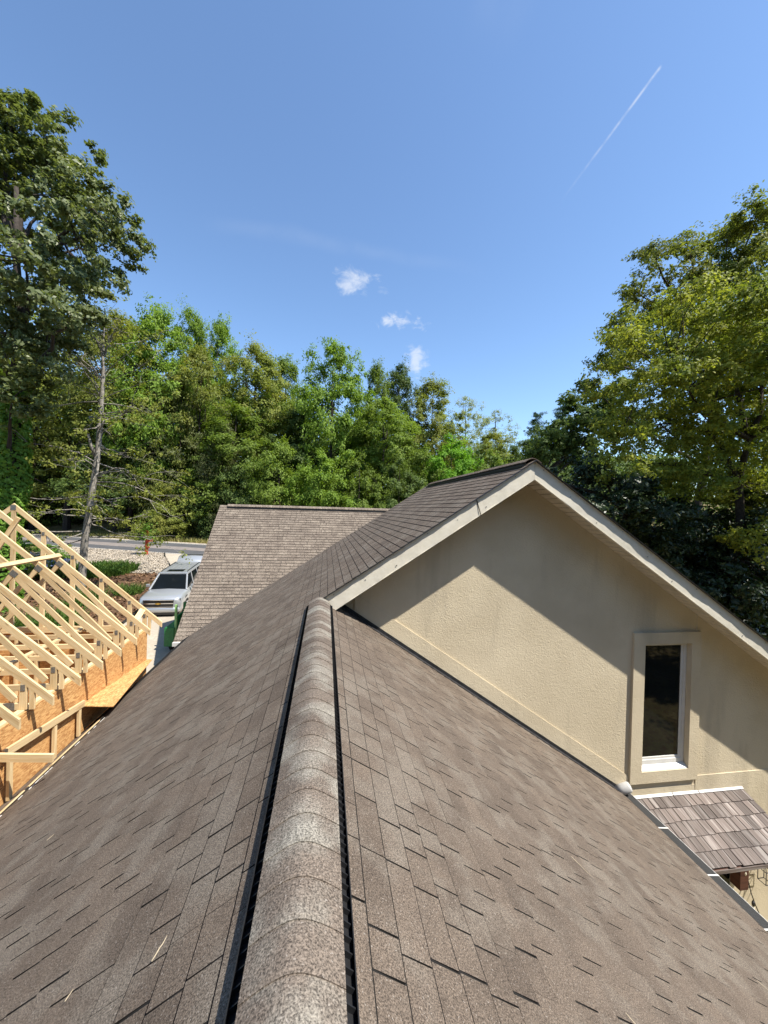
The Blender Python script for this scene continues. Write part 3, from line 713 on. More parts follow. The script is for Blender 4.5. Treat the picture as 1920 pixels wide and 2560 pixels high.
# ------------------------------------------------------------------ garage wing beyond
gar = thing('garage', 'garage with steep light brown shingled roof beyond the main roof', 'garage', (0, 15, -4.5))
GX, GY0, GY1, GZ0, GZ1 = -4.45, 12.62, 17.5, -2.86, 1.37
gs = (GZ1-GZ0)/(GY1-GY0); gl = math.hypot(1, gs); GXR = 6.5
gd = MB(); slab(gd, [(GX, GY0, GZ0), (GXR, GY0, GZ0), (GXR, GY1, GZ1), (GX, GY1, GZ1)], .04); slab(gd, [(GX, GY1, GZ1), (GXR, GY1, GZ1), (GXR, 2*GY1-GY0, GZ0), (GX, 2*GY1-GY0, GZ0)], .04)
gro = gd.build('roof', 'underlay', gar)
frG = (np.array((GX-.02, GY1, GZ1)), np.array((1., 0, 0)), np.array((0, -1/gl, -gs/gl)), np.array((0, -gs/gl, 1/gl)))
gt = courses(frG, GXR-GX, 0, int((GY1-GY0)*gl/EXPO)+1, .8, 21, thick=.012)
tabs_mesh('shingle_field', gt, 'shingle_garage', gro)
ridge((0, GY1, GZ1+.002), (1, 0, 0), GX+.3, GXR, (0, 1, 0), gs, gar, 'shingle_garage', pieces=False, teeth=False)
gw = MB(); gw.prism([(GX+.35, GY0+.4, -4.6), (GX+.35, 2*GY1-GY0-.4, -4.6), (GX+.35, 2*GY1-GY0-.4, GZ0+.2), (GX+.35, GY1, GZ1-.15), (GX+.35, GY0+.4, GZ0+.2)], (GXR-GX-.7, 0, 0)); gw.build('wall', 'stucco', gar)
gf = MB(); gf.prism([(GX-.005, GY0, GZ0-.045), (GX-.005, GY1, GZ1-.045), (GX-.005, GY1, GZ1-.22), (GX-.005, GY0, GZ0-.22)], (.025, 0, 0)); gf.build('rake_fascia', 'fascia_metal', gar)
gg2 = MB(); gg2.box(GX-.02, GXR, GY0-.12, GY0-.01, GZ0-.13, GZ0-.02); gg2.build('gutter', 'white_vinyl', gar)

# ------------------------------------------------------------------ cedar awning, door, lights on the gable wall
aw = thing('shingle_awning', 'weathered cedar shake awning on the stucco wall above the door', 'awning', (6.8, YW, -4.2))
AS = .42; al_ = math.hypot(1, AS); AX0, AX1, AZ = 5.64, 8.03, -3.75; AD = 1.02
dk = MB(); dk.prism([(AX0, YW-.003, AZ-.02), (AX0, YW-AD, AZ-.02-AS*AD), (AX0, YW-AD, AZ-.05-AS*AD), (AX0, YW-.003, AZ-.05)], (AX1-AX0-.02, 0, 0)); dk.build('deck', 'dark_wood', aw)
rr_ = random.Random(31)
rows = 5; ex = AD*al_/rows
for j in range(rows):
    x = AX0-.02-rr_.random()*.05
    while x < AX1-.03:
        w = rr_.uniform(.10, .215); x1 = min(x+w, AX1+.01)
        if x1-x > .05:
            v0_, v1_ = j*ex-.02, (j+1)*ex+rr_.uniform(-.012, .012); th = rr_.uniform(.010, .016); tw = rr_.uniform(-.004, .004)
            if j == 0: v0_ = .02
            pt = lambda xx, v, h: (xx, YW-.004-v/al_+h*AS/al_*-1, AZ-v*AS/al_+h/al_)
            g = .006
            c = [pt(x+g, v0_, -.006), pt(x1-g, v0_, -.006), pt(x1-g, v1_, .008), pt(x+g, v1_, .008), pt(x+g, v0_, .004), pt(x1-g, v0_, .004), pt(x1-g, v1_, .008+th+tw), pt(x+g, v1_, .008+th-tw)]
            u0 = rr_.random()*5
            mb = MB(); mb.quadbox(c, [(u0+(v0_ if i in (0, 1, 4, 5) else v1_), (x if i in (0, 3, 4, 7) else x1)) for i in range(8)]); mb.build('cedar_shake', 'cedar', aw)
        x = x1
fb = MB(); fb.beam((AX0, YW-AD-.012, AZ-.04-AS*AD), (AX1, YW-AD-.012, AZ-.04-AS*AD), .02, .05, (0, 1, 0)); fb.build('fascia_board', 'cedar', aw)
for x0, x1 in ((AX0, 6.5), (6.52, 7.05), (7.07, AX1)):
    mb = MB(); mb.prism([(x0, YW-.006, AZ+.035), (x0, YW-.012, AZ+.035), (x0, YW-.045, AZ+.006), (x0, YW-.04, AZ)], (x1-x0, 0, 0)); mb.build('head_flashing', 'white_vinyl', aw)
for x in (5.9, 7.86):
    mb = MB(); mb.beam((x, YW-.08, AZ-.52), (x, YW-.86, AZ-.09-AS*.86), .09, .09, (1, 0, 0)); mb.box(x-.055, x+.055, YW-.13, YW-.016, AZ-1.36, AZ-.12); mb.box(x-.09, x+.09, YW-.24, YW-.06, AZ-1.72, AZ-1.36); mb.build('bracket', 'dark_wood', aw)
dr_ = thing('entry_door', 'dark glazed door in a pale frame under the cedar awning', 'door', (7.1, YW, ZB))
mb = MB()
for a in ((6.25, 6.35, ZB, -5.0), (7.80, 7.88, ZB, -5.0), (6.35, 7.80, -5.1, -5.0), (7.40, 7.48, ZB, -5.1)): mb.box(a[0], a[1], YW-.05, YW-.015, a[2], a[3])
mb.build('frame', 'white_vinyl', dr_)
mb = MB(); mb.box(6.35, 7.40, YW-.034, YW-.02, ZB+.02, -5.1); mb.box(7.48, 7.80, YW-.034, YW-.02, ZB+.02, -5.1); mb.build('pane', 'dark_glass', dr_)
la = thing('wall_lantern', 'small black wire frame lantern on the wall by the awning corner', 'lantern', (8.42, YW, -5.4))
mb = MB(); c = np.array((8.42, YW-.16, -5.32)); q = .07
for a, b in ((-1, -1), (1, -1), (1, 1), (-1, 1)): mb.tube([c+(a*q, b*q, -.13), c+(a*q, b*q, .1)], .007, 5); mb.tube([c+(a*q, b*q, .1), c+(0, 0, .17)], .007, 5)
for zz in (-.13, .1):
    for a, b, a2, b2 in ((-1, -1, 1, -1), (1, -1, 1, 1), (1, 1, -1, 1), (-1, 1, -1, -1)): mb.tube([c+(a*q, b*q, zz), c+(a2*q, b2*q, zz)], .007, 5)
mb.tube([c+(0, 0, .17), c+(0, .14, .2)], .01, 6); mb.build('cage', 'black_trim', la)
mb = MB(); mb.lathe([(0, 0), (.05, 0), (.05, .012), (0, .014)], c+(0, .132, .2), (0, 1, 0), 12); mb.build('wall_plate', 'black_trim', la)
st = thing('string_light', 'black cable of clear bulbs hanging beside the awning on the stucco wall', 'string light', (8.1, YW-.2, -5.5))
yy = YW-.22
zz5 = lambda a, b: aty(1480+a*440/1659, 1880+b*520/1961, yy)
pts = [zz5(1430, 1068), zz5(1446, 1110), zz5(1500, 1330), zz5(1540, 1440), zz5(1600, 1580), zz5(1668, 1700)]
pts = [tuple(p) for p in pts]+[(8.5, 5.7, -6.9)]
mb = MB(); mb.tube(pts, .009, 6); mb.build('cable', 'rubber', st)
hk = MB(); hk.tube([pts[0], (pts[0][0]-.02, YW-.05, pts[0][2]+.12), (pts[0][0]-.02, YW-.012, pts[0][2]+.12)], .006, 5); hk.build('hook', 'black_trim', st)
for a, b in ((1440, 1100), (1520, 1430)):
    p = zz5(a, b); mb = MB(); mb.lathe([(0, .045), (.02, .045), (.026, .0), (.024, -.03), (0, -.03)], p, (0, 0, 1), 12); s_ = mb.build('socket', 'black_trim', st, smooth=True)
    mb = MB(); mb.lathe([(.013, -.03), (.024, -.055), (.032, -.085), (.024, -.112), (0, -.122)], p, (0, 0, 1), 12); mb.build('bulb', 'bulb_glass', s_, smooth=True)
# twigs and catkins blown onto the roof
def onroof(px, py):
    r = ray(px, py); best = None
    for s_, n in ((1, np.array((M_, 0, 1.))), (-1, np.array((-M_, 0, 1.)))):
        t_ = -(n@CAM)/(n@r); p = CAM+r*t_
        if t_ > 0 and p[0]*s_ >= 0: best = (p, n/np.linalg.norm(n))
    return best
for (px, py, a, L, lab) in [(385, 2412, .9, .075, 'curled pale catkin on the left roof slope'), (120, 2105, .5, .05, 'tiny pale twig scrap high on the left roof slope'), (1425, 2145, -.8, .16, 'bent pale twig on the right roof slope below the gable wall'), (1560, 2540, -.9, .1, 'short split twig at the lower right roof slope'), (1890, 2455, -.7, .1, 'thin straw coloured twig near the gutter'), (168, 2512, 1.0, .035, 'small rust brown leaf scrap on the left slope')]:
    p, n = onroof(px, py); d = unit(np.array((math.cos(a), math.sin(a), 0))-n*(n@np.array((math.cos(a), math.sin(a), 0)))); s_ = np.cross(n, d); mb = MB()
    mb.tube([p+n*.0165+d*L*k+s_*L*(.25*k*k-.12*k*(k > .5)) for k in np.linspace(0, 1, 7)], [.0014, .002, .002, .0018, .0016, .0012, .0006], 5)
    tag(mb.build('twig', 'twig_bark'), lab, 'twig', 'twigs and scraps on the roof')

# ------------------------------------------------------------------ timber addition with open roof trusses
TS = .86; TPX, TPZ, TTX = -6.87, 1.27, 3.15; TZB = -1.52; TY0 = 9.77
hv = .1*math.hypot(1, TS)       # vertical depth of the top chord
def truss_parts(t, gable):
    ctr = lambda x: TPZ-TS*abs(x)-hv/2
    B = lambda name, p, q, w=.038, h=.089, cut=None: (MB().beam((p[0], 0, p[1]), (q[0], 0, q[1]), w, h, (0, 1, 0), cut)).build(name, 'lumber', t)
    for s_ in (-1, 1):
        B('top_chord', (s_*.0, ctr(0)), (s_*TTX, ctr(TTX)), .038, .1, True)
        if not gable:
            B('web', (s_*1.36, ctr(1.36)-.10), (s_*2.66, TZB+.05), .036); B('web', (s_*1.30, ctr(1.3)-.10), (s_*.10, TZB+.04), .036)
        B('heel_post', (s_*2.77, TZB-.088), (s_*2.77, ctr(2.77)-hv/2+.01), .037)
        B('heel_block', (s_*2.88, TZB-.088), (s_*2.88, TZB+.24), .037, .06)
    B('bottom_chord', (-2.82, TZB-.045), (2.725, TZB-.045))
    if gable:
        for k in range(-4, 5):
            x = k*.61
            B('stud', (x, TZB), (x, ctr(x)-hv/2+(.03 if k else 0)), .037)
    Pl = [(0, ctr(0)-.03, .11, .11, 0)]+([(s_*1.33, ctr(1.33)-.06, .13, .1, s_*.71) for s_ in (-1, 1)]+[(s_*2.60, TZB-.04, .14, .1, 0) for s_ in (-1, 1)]+[(0, TZB-.03, .16, .1, 0)] if not gable else [(k*.61, ctr(k*.61)-hv/2-.02, .06, .08, 0) for k in (-4, -3, -2, -1, 1, 2, 3, 4)])
    Pl += [(s_*2.77, TZB+.22, .055, .09, 0) for s_ in (-1, 1)]
    for x, z, w, h, a in Pl:
        mb = MB(); ca, sa = math.cos(-a), math.sin(-a)
        co = [(x+dx*ca-dz*sa, z+dx*sa+dz*ca) for dx, dz in ((-w/2, -h/2), (w/2, -h/2), (w/2, h/2), (-w/2, h/2))]
        mb.prism([(q[0], -.0235, q[1]) for q in co], (0, .003, 0)); mb.build('gusset_plate', 'plate_steel', t)
ORD = ['first', 'second', 'third', 'fourth', 'fifth', 'sixth', 'seventh', 'eighth', 'ninth']
gt_ = thing('roof_truss', 'open gable end truss with upright studs at the far end of the addition', 'truss', (TPX, TY0, 0), group='roof trusses of the timber addition'); LOCAL.add(gt_.name); truss_parts(gt_, True)
base = thing('roof_truss', 'first pine roof truss after the studded gable end truss', 'truss', (TPX, TY0-.61, 0), group='roof trusses of the timber addition'); LOCAL.add(base.name); truss_parts(base, False)
kids = list(base.children)
for i in range(2, 10):
    c = base.copy(); COL.objects.link(c); c.location = (TPX, TY0-.61*i, 0); c['label'] = ORD[i-1]+' pine roof truss after the studded gable end truss'
    for k in kids:
        d_ = k.copy(); COL.objects.link(d_); d_.parent = c
def lumber(name, p, q, w, h, side, label, cat='board', mat='lumber', group=None): 
    return MB().beam(p, q, w, h, side).build(name, mat, label=label, cat=cat, group=group)
zc = lambda x: TPZ-TS*abs(x-TPX)
lumber('brace_board', (-5.58, 9.22, zc(-5.58)+.02), (-5.58, 4.3, zc(-5.58)+.02), .089, .038, (1, 0, -TS), 'long pale brace board nailed across the tops of the trusses')
lumber('brace_board', (-6.20, 8.95, .98), (-7.3, 8.9, -1.0), .038, .089, (0, 1, 0), 'pale diagonal brace board leaning between the gable truss and its neighbour')
lumber('lookout_block', (-4.14, 9.75, -1.15), (-4.02, 9.18, -1.22), .12, .038, (1, 0, -.5), 'short wide block bridging the gable truss and its neighbour')
lumber('ceiling_brace', (-5.3, 9.8, TZB+.02), (-5.3, 4.4, TZB+.02), .089, .038, (1, 0, 0), 'long flat board laid over the bottom chords toward the old roof')
lumber('ceiling_brace', (-7.6, 9.8, TZB+.02), (-7.6, 4.4, TZB+.02), .089, .038, (1, 0, 0), 'long flat board laid over the bottom chords left of the king post')
ad = thing('addition_wall', 'framed addition wall sheathed in orange strand board beside the old roof', 'wall', (-4.1, 6.5, -4.4))
XO = -4.065; y = 2.55; k = 0
while y < 9.8:
    y1 = min(y+1.215, 9.84); mb = MB(); mb.box(XO-.011, XO, y, y1, zl(-4.05)-.0, -1.645); mb.build('osb_panel', 'osb', ad); y += 1.22; k += 1
for z in (-1.63, -1.672):
    mb = MB(); mb.beam((XO-.055, 2.5, z), (XO-.055, 9.84, z), .087, .037, (1, 0, 0)); mb.build('top_plate', 'lumber', ad)
y = 2.6
while y < 9.85:
    mb = MB(); mb.beam((XO-.055, y, -4.3), (XO-.055, y, -1.692), .087, .037, (1, 0, 0)); mb.build('stud', 'lumber', ad); y += .605
mb = MB(); mb.beam((XO-.055, 2.5, -4.32), (XO-.055, 9.84, -4.32), .087, .037, (1, 0, 0)); mb.build('bottom_plate', 'lumber', ad)
mb = MB(); mb.box(XO-.011, XO, 2.5, 9.84, -4.34, zl(-4.06)-.1); mb.build('lower_sheathing', 'osb', ad)
ge = thing('end_wall', 'stud end wall of the addition below the gable truss', 'wall', (-6.9, 9.8, -4.4))
x = -9.6
while x < -4.2:
    mb = MB(); mb.beam((x, 9.79, -4.3), (x, 9.79, -1.66), .037, .087, (1, 0, 0)); mb.build('stud', 'lumber', ge); x += .405
mb = MB(); mb.box(-9.7, XO-.012, 9.842, 9.853, -4.36, -1.61); mb.build('osb_panel', 'osb', ge)
for z in (-1.635, -4.32): mb = MB(); mb.beam((-9.7, 9.79, z), (-4.14, 9.79, z), .087, .037, (0, 1, 0)); mb.build('plate', 'lumber', ge)
lw = thing('far_wall', 'far sheathed wall of the addition under the truss ends', 'wall', (-9.7, 6.5, -4.4))
mb = MB(); mb.box(-9.78, -9.705, 2.5, 9.84, -4.36, -1.61); mb.build('sheathing', 'osb', lw)
mb = MB(); mb.box(-9.7, -4.18, 2.5, 9.74, -4.42, -4.36); tag(mb.build('floor_deck', 'osb'), 'strand board floor deck inside the framed addition', 'floor')
# filler sheet and ledger between the new wall and the old roof
mb = MB(); sx = -3.52
def shz(x, y): return zl(x)+.035 if x > -3.7 else -2.30
c8 = [(XO+.004, 7.3, -2.17), (sx, 7.3, -2.205), (sx-.42, 9.85, -2.36), (XO+.004, 9.85, -2.36)]
mb.quadbox([(a, b, z-.012) for a, b, z in c8]+c8, [(b, a) for a, b, z in c8]*2); tag(mb.build('osb_sheet', 'osb'), 'sloping strand board sheet filling the gap between addition wall and old roof', 'sheet')
lumber('ledger_board', (-3.99, 5.62, -1.95), (-3.99, 7.31, -2.13), .038, .1, (1, 0, 0), 'ledger board along the strand board wall above the old roof edge')
lumber('cross_board', (-4.0, 5.55, -1.94), (-3.36, 5.55, -1.99), .038, .1, (0, 1, 0), 'short cross board from the ledger to the old roof')
for y, zb in ((5.75, -2.63), (6.6, -2.63), (7.2, -2.63)): lumber('prop_post', (-4.0, y, zb), (-4.0, y, -2.0-.09*(y-5.6)-.03), .06, .038, (0, 1, 0), 'short prop post under the ledger board against the strand board wall', 'post', group='props under the ledger')

# ------------------------------------------------------------------ vehicle, dump trailer, red post
car = thing('parked_car', 'silver full size SUV with raised rear liftgate parked on the concrete drive', 'car', (-8.12, 23.1, float(ground(-8.1, 20.6))+.12)); LOCAL.add(car.name)
car.rotation_euler = (math.radians(4.2), 0, math.radians(2.2))
def loft(mb, secs, n_side=5):
    """secs: list of (y, hw_bottom, hw_mid, hw_top, z0, zm, z1); closed rounded sections"""
    rings = []
    for (y, wb, wm, wt_, z0, zm, z1) in secs:
        rings.append([(-wb, y, z0), (-wm*.99, y, z0+(zm-z0)*.35), (-wm, y, zm), (-wt_-(wm-wt_)*.35, y, z1-.05), (-wt_*.92, y, z1-.005), (0, y, z1+.02), (wt_*.92, y, z1-.005), (wt_+(wm-wt_)*.35, y, z1-.05), (wm, y, zm), (wm*.99, y, z0+(zm-z0)*.35), (wb, y, z0)])
    b = len(mb.v); m = len(rings[0])
    for r_ in rings: mb.v += r_
    for i in range(len(rings)-1):
        for k in range(m): mb.f.append((b+i*m+k, b+i*m+(k+1) % m, b+(i+1)*m+(k+1) % m, b+(i+1)*m+k)); mb.tab.append(0); mb.uv.append([(0, 0)]*4)
    for i, rev in ((0, True), (len(rings)-1, False)):
        f = [b+i*m+k for k in range(m)]; mb.f.append(tuple(f[::-1] if rev else f)); mb.tab.append(0); mb.uv.append([(0, 0)]*m)
mb = MB(); loft(mb, [(-2.60, .72, .80, .72, .42, .72, .98), (-2.52, .84, .93, .84, .32, .75, 1.06), (-2.3, .90, .99, .90, .26, .8, 1.10), (-1.9, .93, 1.01, .92, .25, .82, 1.13), (-1.2, .95, 1.02, .92, .25, .85, 1.18), (0, .96, 1.02, .93, .25, .85, 1.17), (1.5, .96, 1.02, .93, .25, .85, 1.17), (2.3, .94, 1.0, .92, .28, .85, 1.15), (2.56, .86, .95, .86, .38, .85, 1.1)]); body = mb.build('body', 'silver_paint', car, smooth=True)
g0 = [(-.90, -1.32, 1.15), (.90, -1.32, 1.15), (.93, 2.42, 1.15), (-.93, 2.42, 1.15)]; g1 = [(-.70, -.52, 1.80), (.70, -.52, 1.80), (.76, 2.22, 1.82), (-.76, 2.22, 1.82)]
mb = MB(); mb.quadbox(g0+g1); gl_ = mb.build('cabin_glass', 'car_glass', car)
pil = MB()
for i in range(4): pil.beam(g0[i], g1[i], .075, .075, (1, 0, 0))
for sx_ in (-1, 1):
    for yb, yt in ((-.15, .0), (.95, 1.0), (1.75, 1.7)): pil.beam((sx_*.925, yb, 1.15), (sx_*.742, yt, 1.82), .03, .09, (1, 0, 0))
    pil.beam((sx_*.915, -1.3, 1.165), (sx_*.935, 2.4, 1.165), .04, .04)
pil.build('pillar', 'silver_paint', car, bevel=.012)
mb = MB(); rf = [(-.73, -.56, 1.785), (.73, -.56, 1.785), (.79, 2.32, 1.80), (-.79, 2.32, 1.80)]; mb.quadbox(rf+[(x*.95, y*.985, 1.885 if y < 2 else 1.895) for x, y, z in rf]); ro_ = mb.build('car_roof', 'silver_paint', car, bevel=.035)
mb = MB(); mb.box(-.42, .42, -.3, .18, 1.884, 1.894); mb.build('sunroof', 'car_glass', ro_)
for x in (-.42, -.21, 0, .21, .42): mb = MB(); mb.beam((x, .45, 1.892), (x, 2.15, 1.897), .05, .012, (1, 0, 0)); mb.build('roof_rib', 'silver_paint', ro_)
for x in (-.66, .66): mb = MB(); mb.tube([(x, -.35, 1.88), (x, -.25, 1.925), (x*1.03, 1.9, 1.935), (x*1.03, 2.05, 1.89)], .02, 6); mb.build('roof_rail', 'black_trim', ro_)
mb = MB(); loft(mb, [(2.28, .66, .70, .66, 1.83, 1.85, 1.88), (2.6, .72, .76, .70, 1.93, 1.96, 2.0), (3.05, .78, .82, .76, 2.06, 2.09, 2.13), (3.3, .74, .78, .72, 2.06, 2.10, 2.15)]); lg = mb.build('liftgate', 'silver_paint', car, smooth=True)
mb = MB(); mb.box(-.6, .6, 3.02, 3.1, 2.142, 2.175); mb.build('spoiler', 'black_trim', lg)
mb = MB(); mb.prism([(-.66, -2.66, .64), (.66, -2.66, .64), (.70, -2.635, 1.0), (-.70, -2.635, 1.0)], (0, .05, 0)); gr = mb.build('grille', 'black_trim', car)
for z, h in ((.83, .035), (1.0, .02), (.65, .02)): mb = MB(); mb.box(-.69, .69, -2.675, -2.63, z-h/2, z+h/2); mb.build('grille_bar', 'chrome', gr)
mb = MB(); mb.box(-.12, .12, -2.70, -2.676, .808, .852); mb.box(-.05, .05, -2.701, -2.677, .79, .87); mb.build('badge', 'gold_badge', gr)
for s_ in (-1, 1):
    mb = MB(); mb.prism([(s_*.71, -2.56, .80), (s_*.93, -2.44, .82), (s_*.945, -2.40, 1.0), (s_*.72, -2.54, 1.0)], (0, .08, 0)); h = mb.build('headlight', 'black_trim', car)
    mb = MB(); mb.prism([(s_*.74, -2.575, .9), (s_*.90, -2.475, .91), (s_*.91, -2.46, .985), (s_*.74, -2.57, .985)], (0, .03, 0)); mb.build('lens', 'lamp_lens', h)
    mb = MB(); mb.box(s_*1.02 if s_ > 0 else -1.2, 1.2 if s_ > 0 else s_*1.02, -1.0, -.88, 1.2, 1.36); mb.build('mirror', 'silver_paint', car, bevel=.03)
mb = MB(); loft(mb, [(-2.70, .70, .78, .72, .40, .48, .58), (-2.62, .84, .92, .86, .36, .48, .62), (-2.42, .92, .99, .94, .34, .48, .64)]); bp = mb.build('bumper', 'silver_paint', car, smooth=True)
mb = MB(); mb.box(-.72, .72, -2.69, -2.5, .27, .40); mb.box(-.92, .92, -2.5, -2.3, .25, .36); mb.build('air_dam', 'black_trim', bp)
for s_ in (-1, 1):
    for y in (-1.62, 1.5):
        mb = MB(); mb.lathe([(.0, .98), (.44, .98), (.44, 1.005), (.0, 1.006)], (0, y, .52), (s_, 0, 0), 20); mb.build('wheel_arch', 'black_trim', car)
        mb = MB(); mb.lathe([(.25, .82), (.39, .83), (.405, .9), (.39, 1.015), (.27, 1.03), (.25, 1.0)], (0, y, .40), (s_, 0, 0), 22); w_ = mb.build('wheel', 'rubber', car, smooth=True)
        mb = MB(); mb.lathe([(.27, 1.02), (.25, .985), (.20, .975), (.06, 1.0), (.0, 1.0)], (0, y, .40), (s_, 0, 0), 22)
        for k in range(6):
            a = k*math.pi/3; mb.beam((s_*1.005, y+.05*math.cos(a), .4+.05*math.sin(a)), (s_*1.005, y+.25*math.cos(a), .4+.25*math.sin(a)), .03, .05, (1, 0, 0))
        mb.build('rim', 'chrome', w_)
tr = thing('dump_trailer', 'green steel dump trailer with scrap lumber beside the garage', 'trailer', (-5.2, 17, -4.5))
def bx(name, mat, x0, x1, y0, y1, z0, z1, par=tr, bev=0): mb = MB(); mb.box(x0, x1, y0, y1, z0, z1); return mb.build(name, mat, par, bevel=bev)
bx('bed_floor', 'green_steel', -5.63, -4.25, 16.0, 18.6, -3.78, -3.70)
sw = bx('side_wall', 'green_steel', -5.63, -5.57, 16.05, 18.55, -3.70, -3.02); bx('side_wall', 'green_steel', -4.31, -4.25, 16.05, 18.55, -3.70, -3.02)
bx('front_wall', 'green_steel', -5.57, -4.31, 18.5, 18.56, -3.70, -2.98); bx('end_post', 'light_green_edge', -5.66, -5.58, 15.96, 16.04, -3.98, -2.57)
bx('raised_panel', 'green_steel', -5.57, -4.7, 16.6, 16.66, -3.7, -2.62); bx('fender', 'green_steel', -5.98, -5.64, 15.9, 17.5, -3.50, -3.44, bev=.01); bx('fender', 'green_steel', -5.98, -5.64, 15.86, 15.92, -4.15, -3.44)
for y in (16.3, 17.1):
    mb = MB(); mb.lathe([(.0, 0), (.3, 0), (.36, .05), (.36, .2), (.28, .22), (0, .2)], (-5.66, y, -4.05), (-1, 0, 0), 18); mb.build('wheel', 'rubber', tr, smooth=True)
bx('frame_rail', 'green_steel', -5.55, -5.4, 15.9, 19, -3.98, -3.78)
for k in range(6):
    x = -5.45+.13*k; p = (x, 16.15+.1*(k % 3), -3.66+.05*k); mb = MB(); mb.beam(p, (x+.18*((k % 2)*2-1), 16.5, -3.15+.06*(k % 3)), .09, .038, (1, 0, 0)); tag(mb.build('scrap_board', 'lumber'), 'offcut of yellow lumber leaning in the green trailer', 'board', 'offcuts in the trailer')
rp = thing('red_post', 'weathered red wooden post with side arms at the roadside', 'post', (-14.0, 33.1, float(ground(-14, 33.1)))); gz0 = float(ground(-14, 33.1))
mb = MB(); mb.beam((-14.0, 33.1, gz0-.1), (-14.0, 33.1, gz0+2.05), .19, .16, (1, 0, 0)); mb.build('upright', 'red_paint', rp)
mb = MB(); mb.beam((-14.0, 33.0, gz0+1.2), (-13.55, 33.0, gz0+1.28), .05, .2, (0, 1, 0)); mb.build('arm', 'red_paint', rp)
mb = MB(); mb.beam((-14.0, 33.0, gz0+.8), (-13.75, 33.0, gz0+.7), .05, .14, (0, 1, 0)); mb.build('arm', 'red_paint', rp)

# ------------------------------------------------------------------ trees
def leaf_quads(c, out, L, ratio=.55, upw=.55, outw=.5, rw=.9):
    """diamond leaves at points c; out = outward unit vectors"""
    n = len(c); nr = NP.normal(0, 1, (n, 3)); nrm = np.array((0, 0, upw))+out*outw+nr*rw*.6; nrm /= np.linalg.norm(nrm, axis=1)[:, None]+1e-9
    a = np.cross(nrm, NP.normal(0, 1, (n, 3))); a /= np.linalg.norm(a, axis=1)[:, None]+1e-9; b = np.cross(nrm, a)
    l = (L*NP.uniform(.6, 1.35, n))[:, None]
    fold = nrm*l*.10
    return np.stack([c-a*l*.5, c+b*l*ratio*.5+fold, c+a*l*.5-fold*.5, c-b*l*ratio*.5+fold], 1)
def clusters_to_leaves(cent, rad, n, L, center, sub=6, ratio=.55, flat=.6, **k):
    """two-level clumps: each cluster holds a few twig clumps"""
    K = len(cent); sc = np.repeat(cent, sub, 0)+NP.normal(0, .52, (K*sub, 3))*np.repeat(rad, sub)[:, None]*np.array((1, 1, flat)); sr = np.repeat(rad, sub)*.26
    idx = NP.integers(0, len(sc), n); own = np.repeat(np.arange(K), sub)[idx]; p = sc[idx]+NP.normal(0, 1, (n, 3))*sr[idx][:, None]*np.array((1, 1, .7))
    o1 = p-center; o1 /= np.linalg.norm(o1, axis=1)[:, None]+1e-9; o2 = p-cent[own]; o2 /= np.linalg.norm(o2, axis=1)[:, None]+1e-9
    out = .6*o1+.7*o2; k.setdefault('outw', .85); k.setdefault('rw', .8); return leaf_quads(p, out, L, ratio, **k)
def limb(mb, p, q, r0, r1, bend=.15, n=5, sides=5, sag=0.):
    p = np.array(p, float); q = np.array(q, float); L = np.linalg.norm(q-p); o = NP.normal(0, bend*L*.35, 3); pts = []; rad = []
    for i in range(n+1):
        t_ = i/n; pts.append(p*(1-t_)+q*t_+o*math.sin(math.pi*t_)+np.array((0, 0, -sag*L*t_*t_+sag*L*t_))+NP.normal(0, .012*L, 3)*(0 < i < n)); rad.append(r0+(r1-r0)*t_)
    mb.tube(pts, rad, sides, cap=False); return pts
def make_variant(seed, H, R, base, K, nleaf, L, crad, tr_, prof, ratio=.55, flat=.6, sub=6, limbs=9):
    global NP
    NP = np.random.default_rng(seed); cent = []; ph = NP.uniform(0, 6.28, 4)
    while len(cent) < K:
        t_ = NP.uniform(0, 1); a = NP.uniform(0, 2*np.pi); lump = 1+.22*math.sin(3*a+ph[0]+5*t_)+.16*math.sin(5*a+ph[1]-7*t_)+.12*math.sin(9*t_+ph[2])
        r = R*prof(t_)*lump*NP.uniform(.15, 1)**.45
        if NP.uniform() < .25+.75*prof(t_): cent.append((r*math.cos(a), r*math.sin(a), base*H+(H*(1-base)-crad*.6)*t_))
    cent = np.array(cent); rad = crad*NP.uniform(.6, 1.25, K)
    lv = clusters_to_leaves(cent, rad, nleaf, L, np.array((0, 0, H*(base+.35*(1-base)))), sub, ratio, flat)
    mb = MB(); w = NP.normal(0, .12, 2); trunk = [(w[0]*math.sin(k), w[1]*math.sin(1.3*k), H*.93*k/6) for k in range(7)]
    mb.tube(trunk, [tr_*(1.25 if k == 0 else 1)*(1-.14*k) for k in range(7)], 8)
    idx = NP.choice(K, min(K, limbs*4), replace=False); lp = []
    for i in idx[:limbs]:
        c = cent[i]; z0_ = max(H*.16, c[2]-R*.8*NP.uniform(.5, 1)); k = min(5, int(z0_/(H*.155))); s = np.array(trunk[k]); s[2] = z0_
        lp += limb(mb, s, c, tr_*.38, tr_*.07, .2)
    lp = np.array(lp)
    for i in idx[limbs:]:
        d_ = np.linalg.norm(lp-cent[i], axis=1); limb(mb, lp[np.argmin(d_)], cent[i], tr_*.1, .015, .25, 3, 4)
    return mb.mesh('trunk'), np_quads('crown', lv)
dome = lambda t: max(0., math.sin(math.pi*min(1, .12+.88*t)**.8))**.6
cone = lambda t: (1-t)**.8*min(1, t*6+.3)
tall = lambda t: (max(0., 1-abs(2*t-.8)**2.6/1.55))**.7 if t < .98 else .2
VAR = {}
VAR['a'] = make_variant(101, 20, 5.6, .22, 150, 36000, .30, 1.2, .26, dome)
VAR['b'] = make_variant(102, 20, 5.2, .18, 140, 34000, .29, 1.2, .24, tall)
